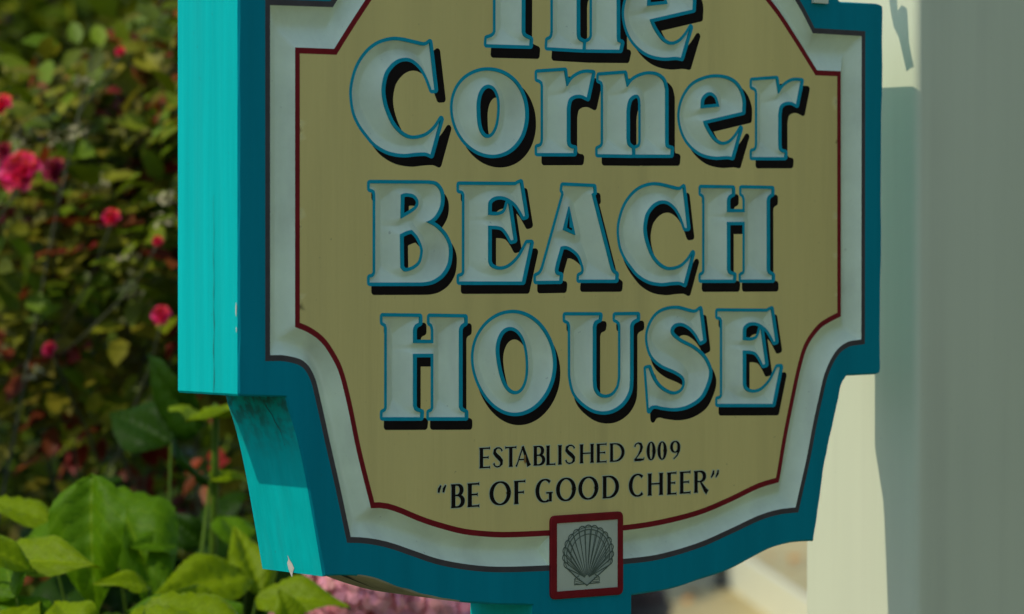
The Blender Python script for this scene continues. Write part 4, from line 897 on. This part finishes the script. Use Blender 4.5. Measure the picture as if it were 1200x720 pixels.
def rose_bush(lat, dep, top, rad, label, n_leaf=620, reds=0.06):
    base = G(lat, dep, 0)
    root = empty('rose_bush', base)
    tag(root, label, 'bush', 'rose bushes behind the sign')
    rg = np.array(RGT); fw = np.array(FWD)
    P = []; Dv = []; Nn = []; Sz = []; Mi = []
    for c in range(9):
        a = rng.uniform(0, 2 * math.pi); r = rad * math.sqrt(rng.uniform(0.05, 1)); h = top * rng.uniform(0.62, 1.0)
        tip = Vector((math.cos(a) * r, math.sin(a) * r, h))
        path = wiggle((math.cos(a) * .06, math.sin(a) * .06, 0), tip, 8, 0.05)
        mb = MB(); mb.tube(path, [0.0042 - 0.0004 * i for i in range(8)], 6); mb.build('cane', M['cane'], root, True)
    n = int(n_leaf * 1.9)
    u = unit(n); rr = rng.uniform(0.35, 1.0, n) ** 0.6
    cz = top * 0.72
    C0 = np.stack([u[:, 0] * rad * rr, u[:, 1] * rad * rr, cz + u[:, 2] * (top - cz) * rr * 1.05], 1)
    C0[:, 2] += rng.normal(0, .03, n)
    keep = np.array([mnoise.noise(Vector((float(c[0]) * 7.5, float(c[1]) * 7.5, float(c[2]) * 7.5 + lat * 9))) for c in C0]) > 0.0
    keep &= (C0[:, 2] > 1.30) | (rng.uniform(0, 1, n) < .15)
    C0 = C0[keep]; u = u[keep]; n = len(C0)
    out = u * np.array((1, 1, .4)) + unit(n) * .7 + np.array((0, 0, -.15)); out /= np.linalg.norm(out, axis=1, keepdims=True)
    up = np.array((-.55, -.25, .9)) + unit(n) * .6
    sd = np.cross(up, out); sd /= np.linalg.norm(sd, axis=1, keepdims=True)
    L = rng.uniform(.09, .15, n)
    high = (C0[:, 2] - cz) / (top - cz)
    q = rng.uniform(0, 1, n)
    m = np.where(q < reds + .12 * (high > .5), 2, np.where(q < .58, 1, 0))
    for t, s, k in ((1.0, 0, .42), (.72, 1, .38), (.72, -1, .38), (.40, 1, .33), (.40, -1, .33)):
        P.append(C0 + out * (L * t)[:, None] * .75 + sd * s * .004); Dv.append(out * (1 if s == 0 else .45) + sd * s * .9 + unit(n) * .18)
        Nn.append(up + unit(n) * .25); Sz.append(L * k * rng.uniform(.85, 1.2, n)); Mi.append(m)
    leaf_cloud('foliage', np.concatenate(P), np.concatenate(Dv), np.concatenate(Nn), np.concatenate(Sz), [LEAF['green'], LEAF['olive'], LEAF['bronze']], np.concatenate(Mi), root, 1.05)
    return root
B1 = rose_bush(-0.70, 5.15, 1.72, 0.36, 'rose bush with hot pink blooms at the left edge of the photo', 1250)
B2 = rose_bush(-0.42, 5.05, 1.86, 0.30, 'bronze tipped rose bush close beside the turquoise edge of the sign', 1250, 0.17)
B3 = rose_bush(-1.15, 5.4, 1.6, 0.36, 'rose bush left of the hot pink blooms, mostly outside the photo', 700)

B4 = rose_bush(-1.02, 4.45, 1.62, 0.25, 'unseen rose bush beyond the left edge, added to shade the gap below the roses', 380)  # out of view; added so its shadow darkens the low gap

# --- rose blooms: cupped petals in three whorls
def bloom_mesh(name, m, seed):
    r = random.Random(seed); mb = MB()
    for wh, (cnt, rad, tilt, sz) in enumerate(((6, .30, 18, .80), (6, .22, 42, .66), (5, .12, 66, .52), (3, .04, 82, .40))):
        for i in range(cnt):
            a = 2 * math.pi * (i + .5 * wh) / cnt + r.uniform(-.2, .2); tl = R_(tilt + r.uniform(-10, 10))
            Rm = Matrix.Rotation(a, 3, 'Z') @ Matrix.Rotation(-tl, 3, 'Y')
            vs = []
            for p in range(5):
                for s in range(-2, 3):
                    t = p / 4; w = sz * .62 * math.sin(math.pi * (0.12 + .72 * t)) * (s / 2)
                    v = Vector((t * sz, w, .30 * (s / 2) ** 2 * sz + .22 * sz * math.sin(t * 2.6) - .18 * sz * max(0, t - .7) + r.uniform(-.02, .02)))
                    vs.append(Rm @ v + Vector((math.cos(a), math.sin(a), 0)) * rad * .35 + Vector((0, 0, .05 * wh)))
            fs = [(p*5+s, p*5+s+1, (p+1)*5+s+1, (p+1)*5+s) for p in range(4) for s in range(4)]
            mb.add(vs, fs)
    return mesh(name, mb.v, mb.f, m, None, True)
BM = {c: bloom_mesh('bloom_' + c, LEAF[c], i) for i, c in enumerate(('hotpink', 'scarlet', 'faded'))}
tocam = -FWD
for i, (p, r, c) in enumerate(BLOOMS):
    par = B1 if p[0] < -0.56 else B2
    o = link('bloom', BM[c], par)
    w = G(*p); o.location = w - par.location
    d = (tocam * .8 + Vector((0, 0, .55)) + Vector((-.4, 0, 0)) + Vector(tuple(rng.normal(0, .25, 3)))).normalized()
    o.rotation_euler = d.to_track_quat('Z', 'Y').to_euler(); o.scale = (r * 1.12,) * 3
    mb = MB(); mb.tube(wiggle(w - par.location - d * .003, w - par.location + Vector((rng.normal(0, .05), rng.normal(0, .05) + .16, -.16)), 5, .02), [.0016, .0016, .0018, .002, .002], 5)
    mb.build('flower_stalk', M['cane'], par, True)
for i, p in enumerate(PALE_BLOSSOMS):
    par = B1 if p[0] < -0.60 else B2
    n = 14; u = unit(n); c = np.array(G(*p) - par.location)
    pos = c + u * rng.uniform(.2, 1, n)[:, None] * np.array((.022, .022, .012))
    o = leaf_cloud('pale_blossom', pos, unit(n), np.array(TO_SUN) + unit(n) * .5, rng.uniform(.008, .014, n), [LEAF['pale']], np.zeros(n, int), par, 1.4)

# ------------------------------------------------------------------ hydrangeas in front of the roses
def hyd_leaf_mesh(name, m, seed):
    r = random.Random(seed); NT, NS = 36, 10
    V = []; UV = []
    bend = r.uniform(.16, .34); tw = r.uniform(-.25, .25)
    for i in range(NT + 1):
        t = i / NT
        w = 0.5 * (math.sin(math.pi * min(1, t) ** .78) ** .85 if 0 < t < 1 else 0) * (1 - .5 * t ** 2.4)
        w *= 1 + .016 * (1 if i % 2 else -1)
        for j in range(NS + 1):
            s = -1 + 2 * j / NS
            ph = 2 * math.pi * (7 * t - 2.3 * abs(s))
            z = .42 * abs(s) * w - bend * t * t * 1.2 + .05 * s * tw * t + .026 * math.cos(ph) * min(1, 3 * abs(s)) * (1 - abs(s) ** 4) - .30 * w * max(0, abs(s) - .55) / .45 + .03 * math.sin(t * 11 + s * 2 + seed) * abs(s)
            z += .012 * mnoise.noise(Vector((t * 4, s * 3, seed)))
            V.append((t, s * w, z)); UV.append((.5 + s / 2, t))
    F_ = [(i*(NS+1)+j, i*(NS+1)+j+1, (i+1)*(NS+1)+j+1, (i+1)*(NS+1)+j) for i in range(NT) for j in range(NS)]
    F_ = np.array(F_)[:, ::-1]
    return fast_mesh(name, np.array(V), F_, m, smooth=True, uv=np.array(UV))
HM = [[hyd_leaf_mesh('hydrangea_leaf', HYD[v], v * 5 + k) for k in range(3)] for v in range(3)]
def hyd_leaf(par, base, tip, nr, wid, var):
    o = link('leaf', HM[var][random.randrange(3)], par)
    d = tip - base; L_ = d.length; x = d.normalized()
    y = nr.cross(x)
    if y.length < 1e-3: y = Vector((1, 0, 0)).cross(x)
    y.normalize(); z = x.cross(y)
    Rm = Matrix((x, y, z)).transposed().to_4x4()
    o.rotation_euler = Rm.to_euler(); o.location = base - par.location; o.scale = (L_, L_ * wid, L_)
    return o
def dirv(n): return (RGT * n[0] - FWD * n[1] + Vector((0, 0, n[2]))).normalized()
HY1 = empty('hydrangea_bush', G(-0.45, 4.1, 0)); tag(HY1, 'hydrangea with broad bright green leaves in the lower left corner', 'bush', 'hydrangeas behind the sign')
HY2 = empty('hydrangea_bush', G(-0.15, 4.25, 0)); tag(HY2, 'hydrangea with pink flower heads below the bottom edge of the sign', 'bush', 'hydrangeas behind the sign')
for b, t, n, w, v in HYDRANGEA_LEAVES:
    hyd_leaf(HY1, G(*b), G(*t), dirv(n), w, v)
    mb = MB(); bb = G(*b) - HY1.location
    foot = Vector((bb.x * .55 + rng.normal(0, .03), bb.y * .55 + rng.normal(0, .03), bb.z - .30))
    if b[2] < 1.25: mb.tube([bb, bb.lerp(foot, .4) + Vector((0, 0, -.02)), foot], [.0016, .002, .003], 6); mb.build('petiole', M['stalk'], HY1, True)
st = [(-.368, 4.15, 1.30), (-.37, 4.16, 1.21), (-.372, 4.16, 1.13), (-.38, 4.17, .8), (-.42, 4.15, 0.0)]
mb = MB(); mb.tube([G(*p) - HY1.location for p in st], [.0035, .0055, .005, .006, .008], 8); mb.build('stem', M['stalk'], HY1, True)
def hyd_fill(par, n, lat0, lat1, d0, d1, h0, h1, vs):
    for k in range(n):
        lat, dep, h = rng.uniform(lat0, lat1), rng.uniform(d0, d1), rng.uniform(h0, h1)
        b = G(lat, dep, h); a = rng.uniform(0, 2 * math.pi); L_ = rng.uniform(.09, .15)
        t = b + Vector((math.cos(a), math.sin(a), rng.uniform(-.7, .2))) * L_
        hyd_leaf(par, b, t, (Vector((-.3, -.2, 1)) + Vector(tuple(rng.normal(0, .35, 3)))).normalized(), rng.uniform(.6, .8), int(rng.choice(vs)))
hyd_fill(HY1, 46, -0.95, -0.30, 3.85, 4.45, 0.45, 1.06, [0, 2, 2])
hyd_fill(HY1, 16, -0.66, -0.36, 4.35, 4.6, 0.98, 1.22, [2, 2, 2])
hyd_fill(HY2, 44, -0.34, 0.08, 3.95, 4.5, 0.45, 1.02, [0, 2, 1])
for par, xs in ((HY1, 7), (HY2, 7)):
    for k in range(xs):
        a = rng.uniform(0, 6.28); tip = Vector((math.cos(a) * .22, math.sin(a) * .18, rng.uniform(.75, 1.0)))
        mb = MB(); mb.tube(wiggle((0.02 * k - .06, 0, 0), tip, 6, .03), [.008, .0075, .007, .006, .005, .004], 6); mb.build('stem', M['stalk'], par, True)
def flower_head(par, p, r):
    n = 150; u = unit(n); u = u[u[:, 2] > -.55]; mb = MB()
    for q in u:
        q = Vector(tuple(q)); c = q * r * rng.uniform(.88, 1.04); rot = (q + Vector(tuple(rng.normal(0, .22, 3)))).to_track_quat('Z', 'Y').to_matrix()
        a0 = rng.uniform(0, 1.5); s = r * rng.uniform(.27, .35)
        for k in range(4):
            a = a0 + k * math.pi / 2; e = Vector((math.cos(a), math.sin(a), 0)); f_ = Vector((-e.y, e.x, 0))
            vs = [Vector((0, 0, 0)), e * .55 + f_ * .42 + Vector((0, 0, .10)), e * 1.0 + f_ * .18 + Vector((0, 0, .02)), e * 1.0 - f_ * .18 + Vector((0, 0, .02)), e * .55 - f_ * .42 + Vector((0, 0, .10))]
            mb.add([c + rot @ (v * s) for v in vs], [(0, 4, 3, 2, 1)])
    w = G(*p) - par.location
    o = mb.build('flower_head', LEAF['rosepink'], par, False, w)
    m2 = MB(); m2.tube([w, w + Vector((.01, .02, -.2)), w * .6 + Vector((0, 0, -.35))], [.004, .004, .005], 6); m2.build('flower_stalk', M['stalk'], par, True)
for p, r in (((-.190, 4.10, 1.062), .062), ((-.115, 4.15, 1.035), .066), ((-.26, 4.35, .98), .055)): flower_head(HY2, p, r)

# ------------------------------------------------------------------ hedge, trees and shed behind the roses
def hedge(A, B, hgt, thick, n, label, mats, size=(.05, .09)):
    A, B = Vector(A), Vector(B); root = empty('hedge', (A + B) / 2); tag(root, label, 'hedge', 'hedges closing the garden')
    ax = (B - A).normalized(); L_ = (B - A).length; ay = Vector((-ax.y, ax.x, 0))
    for k in range(int(L_ / .3)):
        a = ax * (-L_ / 2 + .15 + k * .3) + ay * rng.normal(0, .08)
        mb = MB(); mb.tube(wiggle(a, a + Vector((rng.normal(0, .08), rng.normal(0, .08), hgt * .9)), 6, .02), [.018, .015, .012, .010, .007, .004], 6); mb.build('stem', M['bark'], root, True)
    x = rng.uniform(-L_ / 2, L_ / 2, n); dd = rng.uniform(-thick, thick, n); h = hgt * rng.uniform(0, 1, n) ** .8
    h *= 0.85 + .15 * np.sin(x * 5.1) + .1 * np.sin(x * 13.7); dd *= (1.0 + .25 * np.sin(x * 7 + h * 4))
    pos = np.array(ax)[None] * x[:, None] + np.array(ay)[None] * dd[:, None] + np.array((0, 0, 1.))[None] * h[:, None]
    d = unit(n) * .8 + np.array((0, 0, -.3)); nr = np.array((-.4, -.1, 1)) + unit(n) * .7
    leaf_cloud('foliage', pos, d, nr, rng.uniform(*size, n), mats, (rng.uniform(0, 1, n) < .25).astype(int), root, 1.1)
hedge(G(-3.4, 6.9, 0), G(0.1, 6.9, 0), 1.62, .38, 15000, 'dense dark hedge behind the rose bushes', [LEAF['dark'], LEAF['green']])
hedge(G(-9, 19, 0), G(0, 19, 0), 4.2, .7, 16000, 'tall dark hedge farthest behind the garden', [LEAF['dark'], LEAF['dark']], (.13, .22))
hedge((1.02, -0.20, 0), (1.30, -4.6, 0), 2.7, .35, 12000, 'unseen tall hedge right of the post, added to block sky and bounce green light', [LEAF['green'], LEAF['lime']], (.06, .10))  # unseen, added to dim and green the light on the post's front

hedge((-5.2, -3.5, 0), (-5.6, 4.5, 0), 3.3, .5, 9000, 'unseen tall hedge left of the lawn, added to cut sky light from that side', [LEAF['dark'], LEAF['green']], (.10, .17))  # unseen, added to screen the bright low sky and deepen left-hand shade

def tree(lat, dep, hgt, rad, n, label, mats, size=(.06, .11), ch=None):
    root = empty('tree', G(lat, dep, 0)); tag(root, label, 'tree', 'trees behind the hedge')
    ch = ch or hgt * .42
    mb = MB(); mb.tube(wiggle((0, 0, 0), (0.05, 0, hgt * .8), 8, .015), [.10, .085, .075, .065, .05, .04, .028, .012], 9); mb.build('trunk', M['bark'], root, True)
    P = []; 
    for k in range(16):
        a = k * 2.4 + rng.normal(0, .2); z0 = ch * .75 + (hgt * .75 - ch * .75) * k / 16
        tip = Vector((math.cos(a) * rad * rng.uniform(.6, .95), math.sin(a) * rad * rng.uniform(.6, .95), z0 + rng.uniform(.0, .5)))
        path = wiggle((0.02, 0, z0), tip, 6, .04)
        mb = MB(); mb.tube(path, [.03, .024, .018, .013, .009, .004], 6); mb.build('limb', M['bark'], root, True)
        for j in range(6):
            P.append((path[min(5, 1 + int(rng.uniform(1, 5)))] + Vector(tuple(rng.normal(0, .16, 3))), rng.uniform(.14, .30)))
    pos = []
    for c, r in P:
        m = int(n / len(P)); u = unit(m) * r * (rng.uniform(0, 1, m) ** .45)[:, None]; u[:, 2] *= .7
        pos.append(np.array(c) + u)
    pos = np.concatenate(pos); m = len(pos)
    d = unit(m) + np.array((0, 0, -.5)); nr = np.array((-.3, -.1, 1)) + unit(m) * .7
    leaf_cloud('crown', pos, d, nr, rng.uniform(*size, m), mats, (rng.uniform(0, 1, m) < .5).astype(int), root, 1.1)
tree(-1.35, 8.6, 2.7, 0.75, 8000, 'lime green tree above the hedge at the upper left', [LEAF['lime'], LEAF['green']], ch=.9)
tree(-0.80, 9.6, 2.9, 0.8, 8000, 'darker green tree right of the lime tree, beside the sign edge', [LEAF['green'], LEAF['lime']], ch=.9)
tree(-2.7, 10.2, 3.8, 0.8, 5000, 'green tree farthest left, outside the photo', [LEAF['dark'], LEAF['lime']], ch=1.7)

shed = empty('garden_shed', G(-2.35, 13.0, 0), -AZ); tag(shed, 'blue grey weatherboard shed glimpsed through the trees at the left edge', 'shed')
BLUE = mat('blue_grey_boards', (0.16, 0.25, 0.27), 0.7, 0.12, 4, 0.2)
for k in range(18):
    mb = MB(); mb.box((-.75, -.02 - .002 * (k % 2), k * .15), (.75, 1.6, k * .15 + .146)); mb.build('weatherboard', BLUE, shed)
mb = MB(); mb.add([(-.9, -.2, 2.68), (.9, -.2, 2.68), (.9, .8, 3.2), (-.9, .8, 3.2), (.9, 1.8, 2.68), (-.9, 1.8, 2.68), (-.9, -.2, 2.74), (.9, -.2, 2.74), (.9, .8, 3.27), (-.9, .8, 3.27), (.9, 1.8, 2.74), (-.9, 1.8, 2.74)],
       [(0,1,2,3),(3,2,4,5),(6,9,8,7),(9,11,10,8),(0,6,7,1),(5,4,10,11),(0,3,9,6),(3,5,11,9),(1,7,8,2),(2,8,10,4)]); mb.build('roof', mat('shed_roof', (.07, .07, .07), .9, .3, 8), shed)

# ------------------------------------------------------------------ beyond the sign on the right: step, railing post, planter, fallen leaves
step = empty('porch_step', G(1.6, 13.2, 0)); tag(step, 'low step with white painted riser and tan top behind the post', 'step')
def gbox(name, quad_, z0, z1, m, par):
    vs = [G(a, b, z0) - par.location for a, b in quad_] + [G(a, b, z1) - par.location for a, b in quad_]
    return link(name, mesh(name, vs, [(3,2,1,0),(4,5,6,7),(0,1,5,4),(1,2,6,5),(2,3,7,6),(3,0,4,7)], m), par)
gbox('tread', [(1.18, 11.5), (3.2, 11.5), (3.2, 14.4), (.965, 14.4)], .01, .165, M['deck'], step)
gbox('riser', [(1.155, 11.45), (1.178, 11.45), (.963, 14.42), (.940, 14.42)], .01, .178, M['riser'], step)
rp = empty('railing_post', G(.905, 14.45, 0)); tag(rp, 'thin dark iron post at the far end of the white riser', 'post')
mb = MB(); mb.tube([(0, 0, .01), (0, 0, .5), (0, 0, 1.0)], .021, 10); mb.build('shaft', M['iron'], rp, True)
mb = MB(); mb.tube([(0, 0, 1.0), (0, 0, 1.02), (0, 0, 1.05), (0, 0, 1.07)], [.02, .033, .03, .008], 10); mb.build('finial', M['iron'], rp, True)
mb = MB(); mb.tube([(0, 0, .009), (0, 0, .02), (0, 0, .03)], [.05, .05, .024], 10); mb.build('foot', M['iron'], rp, True)
pl = empty('barrel_planter', G(.36, 11.0, 0)); tag(pl, 'dark wooden barrel planter behind the bottom of the sign', 'planter')
for k in range(18):
    a0, a1 = 2 * math.pi * k / 18 + .01, 2 * math.pi * (k + 1) / 18 - .01
    mb = MB(); vs = []
    for z, r in ((.012, .145), (.12, .165), (.24, .165), (.36, .15)):
        for a in (a0, a1):
            for rr in (r, r - .02): vs.append((math.cos(a) * rr, math.sin(a) * rr, z))
    fs = []
    for l in range(3):
        b = l * 4; fs += [(b, b+2, b+6, b+4), (b+1, b+5, b+7, b+3), (b, b+4, b+5, b+1), (b+2, b+3, b+7, b+6)]
    fs += [(0, 1, 3, 2), (12, 14, 15, 13)]
    mb.add(vs, fs); mb.build('stave', M['barrel'], pl)
for z in (.08, .28):
    mb = MB(); mb.tube([(0, 0, z), (0, 0, z + .03)], .170, 24, caps=False); mb.build('hoop', M['iron'], pl, True)
mb = MB(); mb.tube([(0, 0, .03), (0, 0, .33)], .126, 16); mb.build('soil', M['soil'], pl)
FALL_LABELS = ['largest orange fallen leaf on the pale paving below the sign', 'orange fallen leaf on the step beside the post', 'fallen leaf on the step left of the brighter orange leaf',
               'fallen leaf close beside the barrel planter', 'fallen leaf lowest on the paving', 'fallen leaf on the paving next to the railing post', 'fallen leaf on the step nearest the white riser']
fm = fast_mesh('fallen_leaf', LT * np.array((1, 1.5, 1.2)), LF, M['drop'], smooth=False)
for i, p in enumerate(FALLEN):
    o = link('fallen_leaf', fm); o.location = G(p[0], p[1], p[2] + .022)
    s = (.085, .075, .05, .05, .045, .045, .045)[i]
    o.scale = (s,) * 3; o.rotation_euler = (rng.normal(0, .3), rng.normal(0, .3), rng.uniform(0, 6))
    tag(o, FALL_LABELS[i], 'leaf', 'fallen leaves on the paving')
